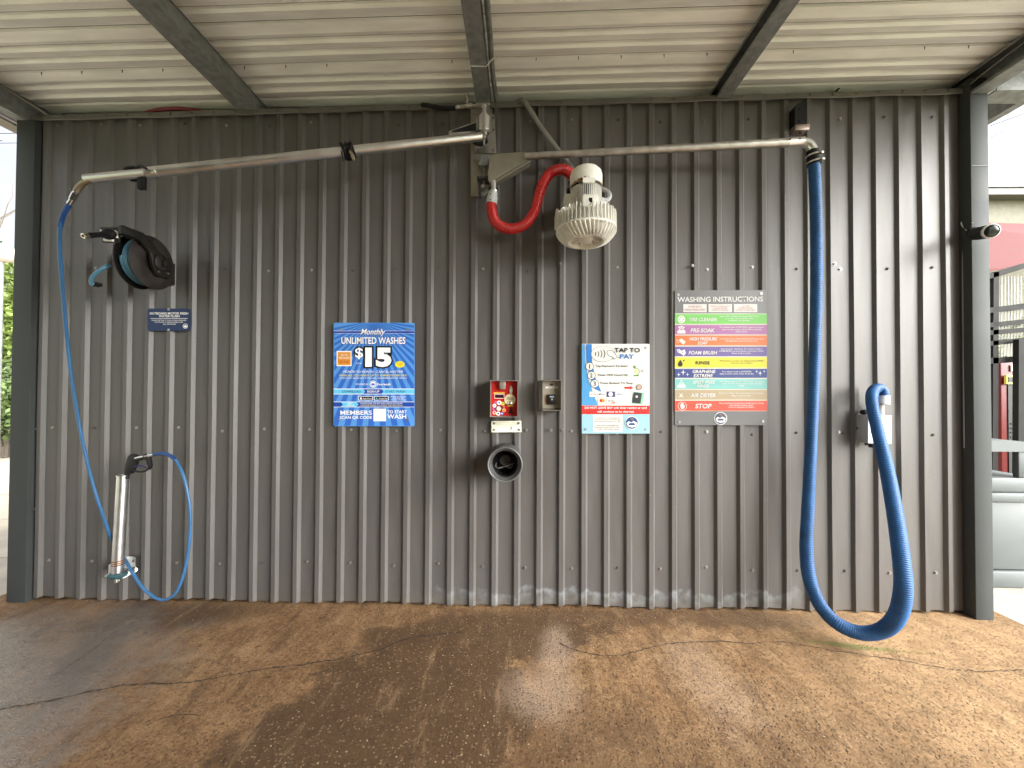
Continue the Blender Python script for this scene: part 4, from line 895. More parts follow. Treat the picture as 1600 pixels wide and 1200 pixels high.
# ------------------------------------------------------------------ control box, card reader, notice, bucket
class Sheet:      # flat printed panel: coordinates read off an enlarged crop of the photograph, mapped on to the panel's plane
    def __init__(s, ox, oy, k, y): s.ox, s.oy, s.k, s.y = ox, oy, k, y
    def p(s, x, y, l=0): return P(s.ox + x / s.k, s.oy + y / s.k, s.y - .0011 * l)
    def poly(s, pts, l, m, name, par): return MB().poly([s.p(x, y, l) for x, y in pts]).out(name, m, par, smooth=False)
    def rect(s, x0_, y0_, x1, y1, l, m, name, par, rnd=0):
        if not rnd: return s.poly([(x0_, y0_), (x0_, y1), (x1, y1), (x1, y0_)], l, m, name, par)
        pts = []
        for cx, cy, a0_ in ((x1 - rnd, y0_ + rnd, -90), (x1 - rnd, y1 - rnd, 0), (x0_ + rnd, y1 - rnd, 90), (x0_ + rnd, y0_ + rnd, 180)):
            for i in range(5): a = math.radians(a0_ + i * 22.5); pts.append((cx + rnd * math.cos(a), cy + rnd * math.sin(a)))
        return s.poly(pts, l, m, name, par)
    def disc(s, cx, cy, rx, ry, l, m, name, par, n=28): return s.poly([(cx + rx * math.cos(2 * math.pi * i / n), cy + ry * math.sin(2 * math.pi * i / n)) for i in range(n)], l, m, name, par)
    def ring(s, cx, cy, rx, ry, w_, l, m, name, par, n=32, a0=0, a1=360):
        mb = MB(); pv = None
        for i in range(n + 1):
            a = math.radians(a0 + (a1 - a0) * i / n); c_, s_ = math.cos(a), math.sin(a)
            v = (mb.b.verts.new(s.p(cx + rx * c_, cy + ry * s_, l)), mb.b.verts.new(s.p(cx + (rx - w_) * c_, cy + (ry - w_) * s_, l)))
            if pv: mb.b.faces.new([pv[0], v[0], v[1], pv[1]])
            pv = v
        return mb.out(name, m, par, smooth=False)
    def text(s, t, x0_, y0_, x1, y1, l, m, par, bold=.012, shear=0, name='lettering', slope=0):
        cu = bpy.data.curves.new('t', 'FONT'); cu.body = t; cu.offset = bold; cu.resolution_u = 3; cu.space_line = .95; cu.align_x = 'CENTER'
        ob = bpy.data.objects.new('t', cu); S.collection.objects.link(ob); me = bpy.data.meshes.new_from_object(ob)
        bpy.data.objects.remove(ob); bpy.data.curves.remove(cu)
        xs = [v.co.x for v in me.vertices]; ys_ = [v.co.y for v in me.vertices]; a, b_, c_, d_ = min(xs), max(xs), min(ys_), max(ys_)
        for v in me.vertices:
            u, vv = (v.co.x - a) / (b_ - a), (v.co.y - c_) / (d_ - c_)
            v.co = s.p(x0_ + u * (x1 - x0_) + shear * vv * (y1 - y0_), y1 - vv * (y1 - y0_) + slope * u, l)
        me.name = name; me.materials.clear(); me.materials.append(m)
        o = bpy.data.objects.new(name, me); S.collection.objects.link(o); attach(o, par); return o
INK_LEVEL = ['', .92]      # print brightness per sheet, darkened to offset strong light further right
def ink(name, r, g, b, rough=.4): return mat('ink_' + name + INK_LEVEL[0], tuple(c * INK_LEVEL[1] for c in srgb(r, g, b)[:3]), rough, 0, .03, 5, rvar=.05, spec=.3)
def basic_inks():
    global I_w, I_k, I_red, I_yel
    I_w, I_k = ink('white', 250, 250, 248), ink('black', 22, 22, 24); I_red, I_yel = ink('red', 222, 58, 52), ink('yellow', 240, 225, 60)
I_w, I_k = ink('white', 250, 250, 248), ink('black', 22, 22, 24)
I_red, I_yel = ink('red', 222, 58, 52), ink('yellow', 240, 225, 60)

cb_ = thing('control_box', 'open steel control box with red selector panel above the bucket', 'control box', P(787, 623, -.08))
yf, yk = -.125, -.075
x_0, x_1, z_0, z_1 = P(765.5, 652, yf).x, P(809.5, 652, yf).x, P(787, 652, yf).z, P(787, 594, yf).z
mb = MB(); tk = .004
mb.box((x_0, yf, z_0), (x_0 + tk, -.022, z_1)).box((x_1 - tk, yf, z_0), (x_1, -.022, z_1)).box((x_0 + tk + .0005, yf, z_0), (x_1 - tk - .0005, -.022, z_0 + tk)).box((x_0 + tk + .0005, yf, z_1 - tk), (x_1 - tk - .0005, -.022, z_1)).box((x_0 + tk + .0005, yk + .012, z_0 + tk + .0005), (x_1 - tk - .0005, yk + .016, z_1 - tk - .0005))
mb.out('housing', mat('box_steel', (.50, .49, .45), .35, .8), cb_, smooth=False)
MB().box((x_0 + .006, yk, z_0 + .006), (x_1 - .006, yk + .008, z_1 - .006), .001).out('panel', ink('panelred', 190, 38, 34), cb_, smooth=False)
s = Sheet(700, 560, 5.4545, yk - .001)
MB().prism([s.p(443, 195), s.p(490, 195), s.p(490, 263), s.p(443, 263)], (0, -.035, 0), .002).out('coin_chute', M_plate, cb_)
s.rect(390, 288, 482, 299, 1, I_yel, 'heading_strip', cb_); s.text('Time Remaining', 394, 289, 478, 298, 2, I_red, cb_)
s.rect(396, 303, 480, 342, 1, I_w, 'display_frame', cb_); s.rect(400, 307, 476, 338, 2, mat('display_dark', (.06, .012, .018), .12), 'display', cb_)
o = MB().cyl(s.p(527, 352), s.p(527, 352) + Vector((0, -.006, 0)), .037, n=36).out('round_plate', ink('plate_cream', 232, 216, 176), cb_)
s.text('INSERT\nTOKENS', 497, 332, 557, 352, 6.8, I_k, cb_, .0)
MB().lathe(s.p(536, 300, 1), (0, 0, 1), [(.007, -.01), (.009, 0), (.010, .008), (.014, .020), (.011, .036), (.002, .052), (0, .053)], 14).out('lamp_bulb', mat('bulb_glass', (.45, .36, .30), .1), cb_)
MB().lathe(s.p(531, 382), (0, -1, 0), [(0, .006), (.014, .006), (.014, .016), (.010, .02), (0, .021)], 18).out('lock_barrel', M_fitting, cb_)
MB().prism([s.p(534, 415), s.p(541, 415), s.p(543, 450), s.p(556, 458), s.p(553, 468), s.p(520, 468), s.p(517, 458), s.p(532, 450)], (0, -.012, 0)).out('lock_cover', M_black, cb_, smooth=False)
s.rect(505, 403, 560, 409, 1, I_yel, 'label_strip', cb_)
MB().cyl(s.p(433, 428), s.p(433, 428) + Vector((0, -.012, 0)), .016, .014, n=24).out('selector_knob', mat('knob_white', (.6, .55, .5), .4), cb_); s.disc(433, 428, 30, 26, .5, mat('ink_maroon', (.10, .005, .008), .4), 'knob_ring', cb_)
for (x, y, rr_, c1, c2) in ((437, 378, 19, I_w, ink('t1', 60, 170, 170)), (467, 385, 16, ink('t2', 225, 220, 110), ink('t3', 170, 180, 40)), (408, 376, 13, ink('t4', 200, 130, 150), ink('t5', 150, 70, 150)), (396, 403, 16, I_w, ink('t6', 120, 150, 200)), (395, 432, 16, ink('t7', 220, 110, 160), ink('t8', 150, 50, 130)), (397, 462, 15, ink('t9', 230, 190, 180), I_red), (428, 471, 17, I_w, I_k), (460, 470, 14, ink('t10', 90, 110, 200), I_w), (478, 441, 15, ink('t11', 240, 210, 130), I_red), (477, 412, 13, ink('t12', 200, 70, 60), ink('t13', 235, 150, 140))):
    d = s.disc(x, y, rr_, rr_, 1, c1, 'selector_sticker', cb_); s.disc(x, y, rr_ * .45, rr_ * .45, 2, c2, 'symbol', d)

np_ = thing('notice_plate', 'small cream notice plate screwed below the red control box', 'sign', P(791, 667, -.03)); s = Sheet(700, 560, 5.4545, -.030)
MB().prism([s.p(370, 535), s.p(625, 533), s.p(626, 628), s.p(370, 630), s.p(370, 595), s.p(376, 588), s.p(370, 580)], (0, .006, 0)).out('plate', ink('ivory', 240, 238, 215), np_, smooth=False)
I_g = ink('fade', 150, 148, 132)
s.text('PLEASE SELECT FUNCTION BEFORE INSERTING COINS', 405, 545, 600, 554, 1, I_g, np_, 0); s.text('ONCE STARTED TIME CANNOT BE PAUSED OR STOPPED', 405, 559, 600, 568, 1, I_g, np_, 0); s.text('NO REFUNDS   PHONE', 405, 574, 500, 583, 1, I_g, np_, 0); s.text('3', 530, 580, 543, 608, 1, I_k, np_, .03)
mb = MB()
for q in ((392, 553), (602, 552), (391, 608), (605, 608)): bolt(mb, s.p(*q), .006, .004)
mb.outs('screw', M_zinc, np_)

cr_ = thing('card_reader_box', 'open-fronted steel hood box with a black card reader inside', 'card reader', P(862, 618, -.06)); yf = -.115
s = Sheet(700, 560, 5.4545, yf); w_ = Sheet(700, 560, 5.4545, -.022)
o0 = [s.p(806, 186), s.p(968, 184), s.p(968, 445), s.p(806, 447)]; i0 = [w_.p(772, 190), w_.p(960, 186), w_.p(956, 447), w_.p(772, 440)]
i1 = [Vector((a.x * .985 + .015 * o0[0].x, -.05, a.z)) for a in [w_.p(826, 205), w_.p(940, 205), w_.p(936, 425), w_.p(826, 428)]]
mb = MB()
for k in range(4): mb.prism([o0[k], o0[(k + 1) % 4], i0[(k + 1) % 4], i0[k]], {0: (0, 0, -.003), 1: (-.003, 0, 0), 2: (0, 0, .003), 3: (.003, 0, 0)}[k])
mb.out('housing', mat('reader_steel', (.27, .25, .21), .45, .6), cr_, smooth=False)
s2 = Sheet(700, 560, 5.4545, -.06)
a = [s2.p(803, 192), s2.p(962, 190), s2.p(958, 440), s2.p(803, 440)]
MB().prism(a, (0, .004, 0)).out('back_plate', mat('reader_plate', (.40, .36, .29), .45, .5), cr_, smooth=False)
s2.y = -.061; s2.rect(830, 240, 938, 255, 1, I_w, 'label_strip', cr_); s2.disc(882, 222, 17, 9, 1, ink('smudge', 95, 62, 52), 'button', cr_)
s2.text('TAP HERE', 850, 243, 918, 252, 2, I_k, cr_, .0)
MB().prism([s2.p(843, 307), s2.p(917, 305), s2.p(917, 390), s2.p(843, 391)], (0, -.018, 0), .004).out('card_reader', M_blk2, cr_)
s3 = Sheet(700, 560, 5.4545, -.0805); s3.rect(868, 322, 902, 332, 0, ink('lcd', 180, 195, 215), 'screen', cr_); s3.disc(886, 350, 10, 10, 0, ink('contact', 90, 95, 100), 'contactless_mark', cr_)
s3.text(')))', 880, 343, 893, 357, 1, I_w, cr_, 0)
s2.rect(836, 308, 843, 390, 1, ink('orange', 170, 90, 40), 'side_strip', cr_)
s2.rect(806, 424, 957, 440, 1, mat('grime', (.12, .10, .08), .8, 0, .4, 60), 'grime_line', cr_)

bk = thing('brush_holder_bucket', 'round dark bucket holder mounted on the wall with its open mouth facing out', 'bucket', P(790, 722, -.13))
c_ = P(789, 726, -.245); cbk = P(790, 716.5, -.025); ax = cbk - c_; Ln = ax.length
M_bk = mat('bucket_rubber', (.045, .045, .042), .55, 0, .35, 14, .25, 50); M_rim = mat('bucket_rim', (.12, .12, .115), .5, .2, .3, 20)
MB().lathe(c_, ax, [(.094, .006), (.099, 0), (.106, .0), (.109, .008), (.109, .020), (.103, .026), (.104, Ln), (0, Ln)], 60).out('shell', M_bk, bk)
MB().lathe(c_, ax, [(.0985, -.0005), (.104, -.003), (.1075, -.0005)], 60).out('rim', M_rim, bk)
MB().lathe(c_, ax, [(.094, .006), (.092, .03), (.080, .034), (.078, .10), (.070, Ln - .02), (0, Ln - .02)], 60).out('liner', mat('bucket_inside', (.022, .022, .023), .45), bk)
MB().lathe(c_, ax, [(.095, .012), (.085, .014), (.085, .020), (.0935, .022)], 60).out('inner_ring', mat('bucket_inner_rim', (.06, .06, .06), .5), bk)
q = c_.lerp(cbk, .80); MB().lathe(q, -ax, [(0, .02), (.034, .02), (.038, .012), (.038, 0)], 30).out('boss', mat('boss_grey', (.22, .20, .18), .7, 0, .2, 40), bk)
mb = MB(); r = random.Random(12); q = c_.lerp(cbk, .45)
mb.sweep(spline([q + Vector((-.055, 0, -.005)), q + Vector((-.06, 0, -.03)), q + Vector((-.035, 0, -.042)), q + Vector((.0, 0, -.03)), q + Vector((.035, 0, -.04)), q + Vector((.045, 0, -.02)), q + Vector((.03, 0, -.012))], .006), .0028, 6)
mb.sweep(spline([q + Vector((-.04, -.01, -.035)), q + Vector((.0, -.01, -.028)), q + Vector((.06, -.01, -.005))], .006), .0025, 6)
mb.out('wire', M_pvc, bk)

# ------------------------------------------------------------------ signs
def corner_screws(s, pts, par, l=0):
    mb = MB()
    for q in pts: bolt(mb, s.p(*q, l), .006, .004)
    mb.outs('screw', M_zinc, par)
def board(s, x0_, y0_, x1, y1, m, par, rnd=12, name='board'):
    pts = []
    for cx, cy, a0_ in ((x1 - rnd, y0_ + rnd, -90), (x1 - rnd, y1 - rnd, 0), (x0_ + rnd, y1 - rnd, 90), (x0_ + rnd, y0_ + rnd, 180)):
        for i in range(5): a = math.radians(a0_ + i * 22.5); pts.append(s.p(cx + rnd * math.cos(a), cy + rnd * math.sin(a)))
    return MB().prism(pts, (0, .004, 0)).out(name, m, par, smooth=False)
def emblem(s, cx, cy, r_, l, par, dark):
    e_ = s.disc(cx, cy, r_, r_, l, I_w, 'emblem', par)
    s.disc(cx, cy, r_ * .88, r_ * .88, l + 1, dark, 'emblem_ground', e_)
    s.poly([(cx - r_ * .8, cy + r_ * .05), (cx - r_ * .45, cy - r_ * .25), (cx - r_ * .1, cy - r_ * .05), (cx + r_ * .25, cy - r_ * .3), (cx + r_ * .8, cy + r_ * .0), (cx + r_ * .6, cy + r_ * .55), (cx, cy + r_ * .7), (cx - r_ * .6, cy + r_ * .5)], l + 2, I_w, 'emblem_wave', e_)
    s.poly([(cx - r_ * .5, cy + r_ * .2), (cx - r_ * .3, cy + r_ * .02), (cx + r_ * .3, cy + r_ * .02), (cx + r_ * .5, cy + r_ * .2), (cx + r_ * .45, cy + r_ * .34), (cx - r_ * .45, cy + r_ * .34)], l + 3, dark, 'emblem_car', e_)
    s.disc(cx + r_ * .05, cy - r_ * .55, r_ * .25, r_ * .16, l + 3, ink('emb_tan', 150, 120, 110), 'emblem_drop', e_)
# 1. blue reel sign
s = Sheet(0, 300, 4, -.026); g1 = thing('sign', 'small navy OUTBOARD MOTOR FRESH WATER FLUSH sign under the hose reel', 'sign', P(263, 500, -.026))
I_nv = ink('navy', 32, 52, 92); board(s, 922, 728, 1187, 868, I_nv, g1, 14)
s.text('OUTBOARD MOTOR FRESH', 935, 752, 1177, 766, 1, I_w, g1, .02); s.text('WATER FLUSH', 992, 769, 1122, 783, 1, I_w, g1, .02)
s.rect(940, 789, 1172, 791.5, 1, I_w, 'rule', g1)
s.text('PLEASE RETRACT HOSE WHEN FINISHED', 948, 798, 1164, 806, 1, I_w, g1, 0); s.text('CUSTOMER IS RESPONSIBLE FOR', 966, 810, 1144, 818, 1, I_w, g1, 0); s.text('ALL DAMAGES', 1018, 822, 1098, 830, 1, I_w, g1, 0)
s.ring(1158, 838, 15, 15, 3, 1, I_w, 'emblem_ring', g1); s.poly([(1148, 842), (1152, 834), (1164, 834), (1169, 842), (1160, 847)], 1, I_w, 'emblem_car', g1)
corner_screws(s, [(1055, 733), (1055, 862)], g1)
# 2. monthly poster
s = Sheet(510, 495, 6.667, -.026); g2 = thing('sign', 'blue sunburst poster advertising monthly unlimited washes for fifteen dollars', 'sign', P(583, 585, -.026))
I_b1, I_b2, I_b3, I_cy = ink('sky', 88, 152, 222), ink('royal', 52, 104, 198), ink('deep', 28, 70, 165), ink('cyan', 105, 200, 238)
X0, Y0, X1, Y1 = 75, 62, 917, 1140; board(s, X0, Y0, X1, Y1, I_b1, g2, 18)
cx, cy = 497, 40; n = 26; mb = MB()
def hit(a):
    dx, dy = math.cos(a), math.sin(a); ts = []
    if dy > 1e-6: ts.append((Y1 - 6 - cy) / dy)
    if dx > 1e-6: ts.append((X1 - 6 - cx) / dx)
    if dx < -1e-6: ts.append((X0 + 6 - cx) / dx)
    t = min(q for q in ts if q > 0); return (cx + dx * t, cy + dy * t)
def corner(a): return math.atan2(Y1 - 6 - cy, a - cx)
for i in range(n):
    a0_, a1_ = math.radians(7 + 166 * i / n), math.radians(7 + 166 * (i + .5) / n)
    t0 = (Y0 + 4 - cy) / math.sin(a0_); t1 = (Y0 + 4 - cy) / math.sin(a1_)
    pts = [(cx + math.cos(a1_) * t1, cy + math.sin(a1_) * t1), (cx + math.cos(a0_) * t0, cy + math.sin(a0_) * t0), hit(a0_)]
    for cxx in (X1 - 6, X0 + 6):
        if a0_ < corner(cxx) < a1_: pts.append((cxx, Y1 - 6))
    pts.append(hit(a1_)); pts = [q for q in pts if X0 + 2 <= q[0] <= X1 - 2]
    if len(pts) > 2: mb.poly([s.p(x, y, 1) for x, y in pts])
mb.out('sunburst', I_b2, g2, smooth=False)
for xa, xb in ((75, 372), (615, 915)): s.rect(xa, 146, xb, 174, 2, I_w, 'stripe_edge', g2); s.rect(xa, 149, xb, 171, 3, I_b3, 'stripe', g2)
s.text('Monthly', 348, 128, 596, 205, 2, I_b3, g2, .055, .32); s.text('Monthly', 350, 126, 596, 203, 3, I_w, g2, .012, .32)
s.text('UNLIMITED WASHES', 150, 210, 832, 290, 2, I_b3, g2, .035); s.text('UNLIMITED WASHES', 155, 212, 824, 284, 3, I_w, g2, .018)
s.text('$', 282, 308, 398, 456, 2, I_k, g2, .13); s.text('15', 385, 304, 694, 540, 3, I_k, g2, .11)
s.text('$', 298, 322, 382, 442, 4, I_w, g2, .02); s.text('15', 404, 320, 678, 524, 5, I_w, g2, .06)
s.rect(106, 356, 262, 514, 2, I_w, 'offer_border', g2); ob_ = s.rect(118, 368, 252, 502, 3, ink('orange2', 222, 150, 52), 'offer_panel', g2)
s.text('GET THE\nFIRST MONTH', 130, 388, 240, 440, 4, I_w, ob_, .0); s.text('FREE WASH', 130, 455, 240, 485, 4, ink('offer_red', 200, 80, 40), ob_, .0)
s.poly([(766 + (55 if i % 2 else 46) * math.cos(i * math.pi / 14), 496 + (38 if i % 2 else 31) * math.sin(i * math.pi / 14)) for i in range(28)], 2, I_yel, 'starburst', g2); s.text('BEST VALUE\nEVER', 735, 480, 797, 512, 3, I_red, g2, 0)
s.text('PLUS TAX', 310, 478, 368, 492, 2, I_w, g2, 0)
s.text('MONTH TO MONTH - CANCEL ANYTIME', 180, 560, 798, 584, 2, I_w, g2, 0)
s.text('WASH ALL YOU WANT, UP TO 10 MINUTES PER DAY!', 132, 600, 840, 624, 2, I_yel, g2, .01); s.text('WASH EVERY SINGLE DAY IF YOU LIKE. ONE MEMBERSHIP PER VEHICLE', 136, 632, 838, 646, 2, I_w, g2, 0)
s.text('POWERED BY', 308, 694, 440, 712, 2, I_w, g2, 0); e_ = s.disc(486, 702, 36, 38, 2, I_w, 'emblem', g2); s.ring(486, 702, 30, 32, 5, 3, I_b2, 'emblem_ring', e_)
s.poly([(468, 706), (474, 692), (498, 692), (504, 706), (500, 716), (472, 716)], 3, I_b2, 'emblem_car', e_); s.text('Everwash', 530, 690, 668, 714, 2, I_w, g2, .015)
s.rect(75, 748, 915, 808, 2, I_w, 'strip_edge', g2); s.rect(75, 754, 915, 802, 3, I_cy, 'strip', g2); s.poly([(385, 754), (404, 778), (385, 802), (575, 802), (594, 778), (575, 754)], 4, I_b3, 'arrow', g2)
I_nb = ink('navyblue', 25, 60, 120); s.text('DOWNLOAD', 165, 766, 358, 790, 4, I_nb, g2, .005); s.text('SIGN-UP', 424, 766, 552, 790, 5, I_w, g2, .015); s.text('START WASH', 614, 766, 820, 790, 4, I_nb, g2, .005)
for xa, xb, tx in ((332, 486, 'App Store'), (497, 648, 'Google Play')):
    s.rect(xa, 826, xb, 870, 2, I_w, 'badge_border', g2); b2 = s.rect(xa + 6, 831, xb - 6, 865, 3, I_k, 'store_badge', g2); s.text(tx, xa + 48, 842, xb - 12, 860, 4, I_w, b2, 0)
    if tx[0] == 'A': s.disc(xa + 28, 850, 10, 11, 4, I_w, 'mark', b2)
    else: s.poly([(xa + 20, 838), (xa + 20, 860), (xa + 38, 849)], 4, I_cy, 'mark', b2)
s.text('SCAN OR SEARCH\nFOR THE APP\nTO GET STARTED', 670, 826, 830, 872, 2, I_w, g2, 0)
s.rect(75, 884, 915, 942, 2, I_w, 'strip_edge', g2); s.rect(75, 889, 915, 937, 3, I_b3, 'strip', g2); s.poly([(150, 889), (172, 913), (150, 937), (310, 937), (334, 913), (310, 889)], 4, I_cy, 'arrow', g2)
s.text('EASY\nSIGN-UP', 205, 895, 290, 932, 5, I_w, g2, .01); s.text('DOWNLOAD THE APP AND CREATE ACCOUNT', 356, 896, 794, 910, 4, I_w, g2, 0); s.text('CHOOSE WASH TO START THE PROGRAM', 356, 916, 794, 930, 4, I_yel, g2, 0)
s.text('MEMBERS', 145, 976, 474, 1022, 2, I_w, g2, .015); s.text('SCAN QR CODE', 138, 1034, 474, 1068, 2, I_w, g2, .02); s.text('TO START', 634, 974, 838, 1006, 2, I_w, g2, .02); s.text('WASH', 634, 1014, 832, 1062, 2, I_w, g2, .018)
s.rect(490, 958, 620, 1088, 2, I_w, 'blank_square', g2)
corner_screws(s, [(145, 138), (843, 131), (145, 1068), (845, 1068)], g2)
# 3. tap to pay
INK_LEVEL[:] = ['_dim', .66]; basic_inks(); I_nv = ink('navy', 32, 52, 92)  # print colours darkened against the strong light on this sheet
s = Sheet(900, 530, 7.742, -.026); g3 = thing('sign', 'white and blue TAP TO PAY sign between card reader and washing instructions', 'sign', P(961, 607, -.026))
I_pb, I_gy = ink('paper', 244, 244, 238), ink('textgrey', 70, 72, 76); board(s, 70, 56, 890, 1142, I_pb, g3, 6)
I_t1, I_t2 = ink('tapblue', 92, 170, 230), ink('tapblue2', 60, 135, 215)
s.poly([(72, 60), (72, 800), (265, 800), (205, 640), (150, 480), (118, 300), (108, 60)], 1, I_t1, 'blue_swoosh', g3)
s.poly([(120, 60), (126, 260), (165, 440), (225, 600), (310, 640), (235, 470), (195, 280), (190, 60)], 1.5, I_t2, 'blue_swoosh', g3)
e_ = s.disc(325, 178, 143, 98, 2, ink('line', 120, 120, 120), 'oval_outline', g3); s.disc(325, 178, 139, 94, 3, I_pb, 'oval', g3)
for i in range(4): s.ring(195 + i * 22, 178, 50 + i * 14, 40 + i * 16, 9, 4, I_k, 'contactless_wave', g3, 14, -38, 38)
s.poly([(372, 140), (430, 130), (470, 165), (503, 222), (462, 242), (432, 214), (400, 206), (376, 180)], 4, I_gy, 'hand_outline', g3); s.poly([(377, 145), (428, 136), (464, 168), (496, 222), (462, 235), (434, 207), (404, 200), (381, 177)], 5, I_pb, 'hand', g3)
s.text('TAP TO', 466, 104, 776, 160, 4, I_k, g3, .02); s.text('PAY', 534, 180, 704, 236, 4, I_t2, g3, .02)
for nn, cx_, cy_ in (('1', 165, 330), ('2', 186, 438), ('3', 226, 538)):
    d = s.disc(cx_, cy_, 50, 50, 3, I_gy, 'number_ring', g3); s.disc(cx_, cy_, 44, 44, 4, I_pb, 'number_disc', d); s.text(nn, cx_ - (6 if nn == '1' else 15), cy_ - 27, cx_ + (6 if nn == '1' else 15), cy_ + 27, 5, I_gy, d, .02)
s.text('Tap Payment To Start', 232, 310, 628, 344, 2, I_gy, g3, .012); s.text('Timer Will Count Up', 258, 418, 628, 452, 2, I_gy, g3, .012); s.text('Press Button To Stop', 294, 516, 688, 550, 2, I_gy, g3, .012)
I_gr = ink('green', 110, 160, 60); s.rect(698, 320, 722, 348, 2, I_gr, 'icon_block', g3); s.ring(728, 392, 42, 44, 6, 2, I_gr, 'icon_ring', g3, 24, -120, 60); s.rect(698, 430, 758, 448, 2, I_gr, 'icon_block', g3); s.text('5', 712, 372, 744, 410, 2, I_yel, g3, .03)
s.text('STOP\nHERE', 785, 366, 822, 400, 2, I_gy, g3, 0)
s.poly([(586, 575), (656, 575), (656, 562), (694, 588), (656, 612), (656, 600), (586, 600)], 2, I_red, 'arrow', g3)
d = s.disc(762, 580, 38, 36, 2, ink('btn', 150, 130, 110), 'button_picture', g3); s.disc(762, 580, 26, 25, 3, ink('btn2', 205, 180, 160), 'button_picture_face', d)
s.poly([(694, 634), (830, 650), (806, 788), (676, 776)], 2, ink('mint', 150, 215, 180), 'reader_picture', g3); s.poly([(700, 640), (800, 652), (780, 778), (680, 768)], 3, ink('charcoal', 60, 64, 66), 'reader_picture_face', g3); s.disc(734, 695, 14, 14, 4, I_pb, 'reader_mark', g3)
bw = ink('hair', 185, 185, 180)
for xa, ya_, tx in ((160, 632, 'G Pay'), (265, 632, 'Pay'), (368, 632, 'AMEX'), (474, 632, 'VISA'), (265, 712, ''), (370, 712, 'DISCOVER')):
    d = s.rect(xa, ya_, xa + 104, ya_ + 68, 2, bw, 'card_border', g3); f_ = I_nv if tx == 'AMEX' else I_w; s.rect(xa + 3, ya_ + 3, xa + 101, ya_ + 65, 3, ink('amex', 62, 78, 150) if tx == 'AMEX' else I_w, 'card_mark', d)
    if tx == 'AMEX': s.disc(xa + 52, ya_ + 34, 28, 28, 4, I_w, 'mark', d)
    elif tx: s.text(tx, xa + (30 if tx == 'Pay' else 16), ya_ + 22, xa + 88, ya_ + 46, 4, ink('visa', 60, 80, 140) if tx == 'VISA' else I_gy, d, .0)
    else: s.disc(xa + 40, ya_ + 30, 20, 20, 4, I_red, 'mark', d); s.disc(xa + 64, ya_ + 30, 20, 20, 5, ink('mco', 240, 160, 50), 'mark', d)
    if tx == 'Pay': s.disc(xa + 22, ya_ + 34, 8, 9, 4, I_k, 'mark', d)
    if tx == 'DISCOVER': s.poly([(xa + 40, ya_ + 64), (xa + 100, ya_ + 40), (xa + 100, ya_ + 64)], 4, ink('dso', 240, 150, 60), 'mark', d)
s.rect(70, 803, 890, 906, 2, I_red, 'warning_band', g3); s.text('DO NOT LEAVE BAY with timer running or card', 106, 815, 854, 852, 3, I_w, g3, .02); s.text('will continue to be charged.', 256, 864, 704, 896, 3, I_w, g3, .02)
s.rect(72, 908, 888, 1140, 1, ink('pale', 170, 215, 240), 'lower_panel', g3); s.rect(206, 915, 562, 1122, 2, I_pb, 'text_panel', g3)
s.text('A temporary pre-authorization will\nshow on your account. This will adjust\nto the actual amount spent in 1-3 days.', 222, 942, 546, 1010, 3, I_gy, g3, 0); s.text('Timer starts on successful tap.\nCleaning is charged with the timer.\nIt rounds to the nearest minute.', 222, 1030, 536, 1096, 3, I_gy, g3, 0)
emblem(s, 676, 1012, 82, 3, g3, ink('embdark', 50, 90, 150))
corner_screws(s, [(108, 108), (840, 104), (112, 1090), (838, 1092)], g3)
# 4. washing instructions
INK_LEVEL[:] = ['_sunworn', .56]; basic_inks()  # print darkened further, the light is stronger here
s = Sheet(1045, 445, 9.697, -.026); g4 = thing('sign', 'grey WASHING INSTRUCTIONS sign with nine coloured bands beside the blue hose', 'sign', P(1126, 560, -.026))
I_ch = ink('signgrey', 132, 132, 134, .30); board(s, 92, 82, 1488, 2128, I_ch, g4, 26)
s.text('WASHING INSTRUCTIONS', 130, 184, 1428, 262, 1, I_w, g4, .014, 0, slope=-8)
for xa, xb, tx in ((220, 574, 'WARNING\nHIGH PRESSURE'), (602, 958, 'ENSURE WASHER GUN IS\nIN HAND BEFORE\nINSERTING PAYMENT'), (986, 1340, 'CAUTION\nFLOOR MAY BE\nSLIPPERY WHEN WET')):
    d = s.rect(xa, 293, xb, 414, 1, I_w, 'caution_box', g4); s.text(tx, xa + 28, 312, xb - 28, 396, 2, ink('rustred', 190, 105, 85), d, 0)
def C5(y): return y + 1066.7
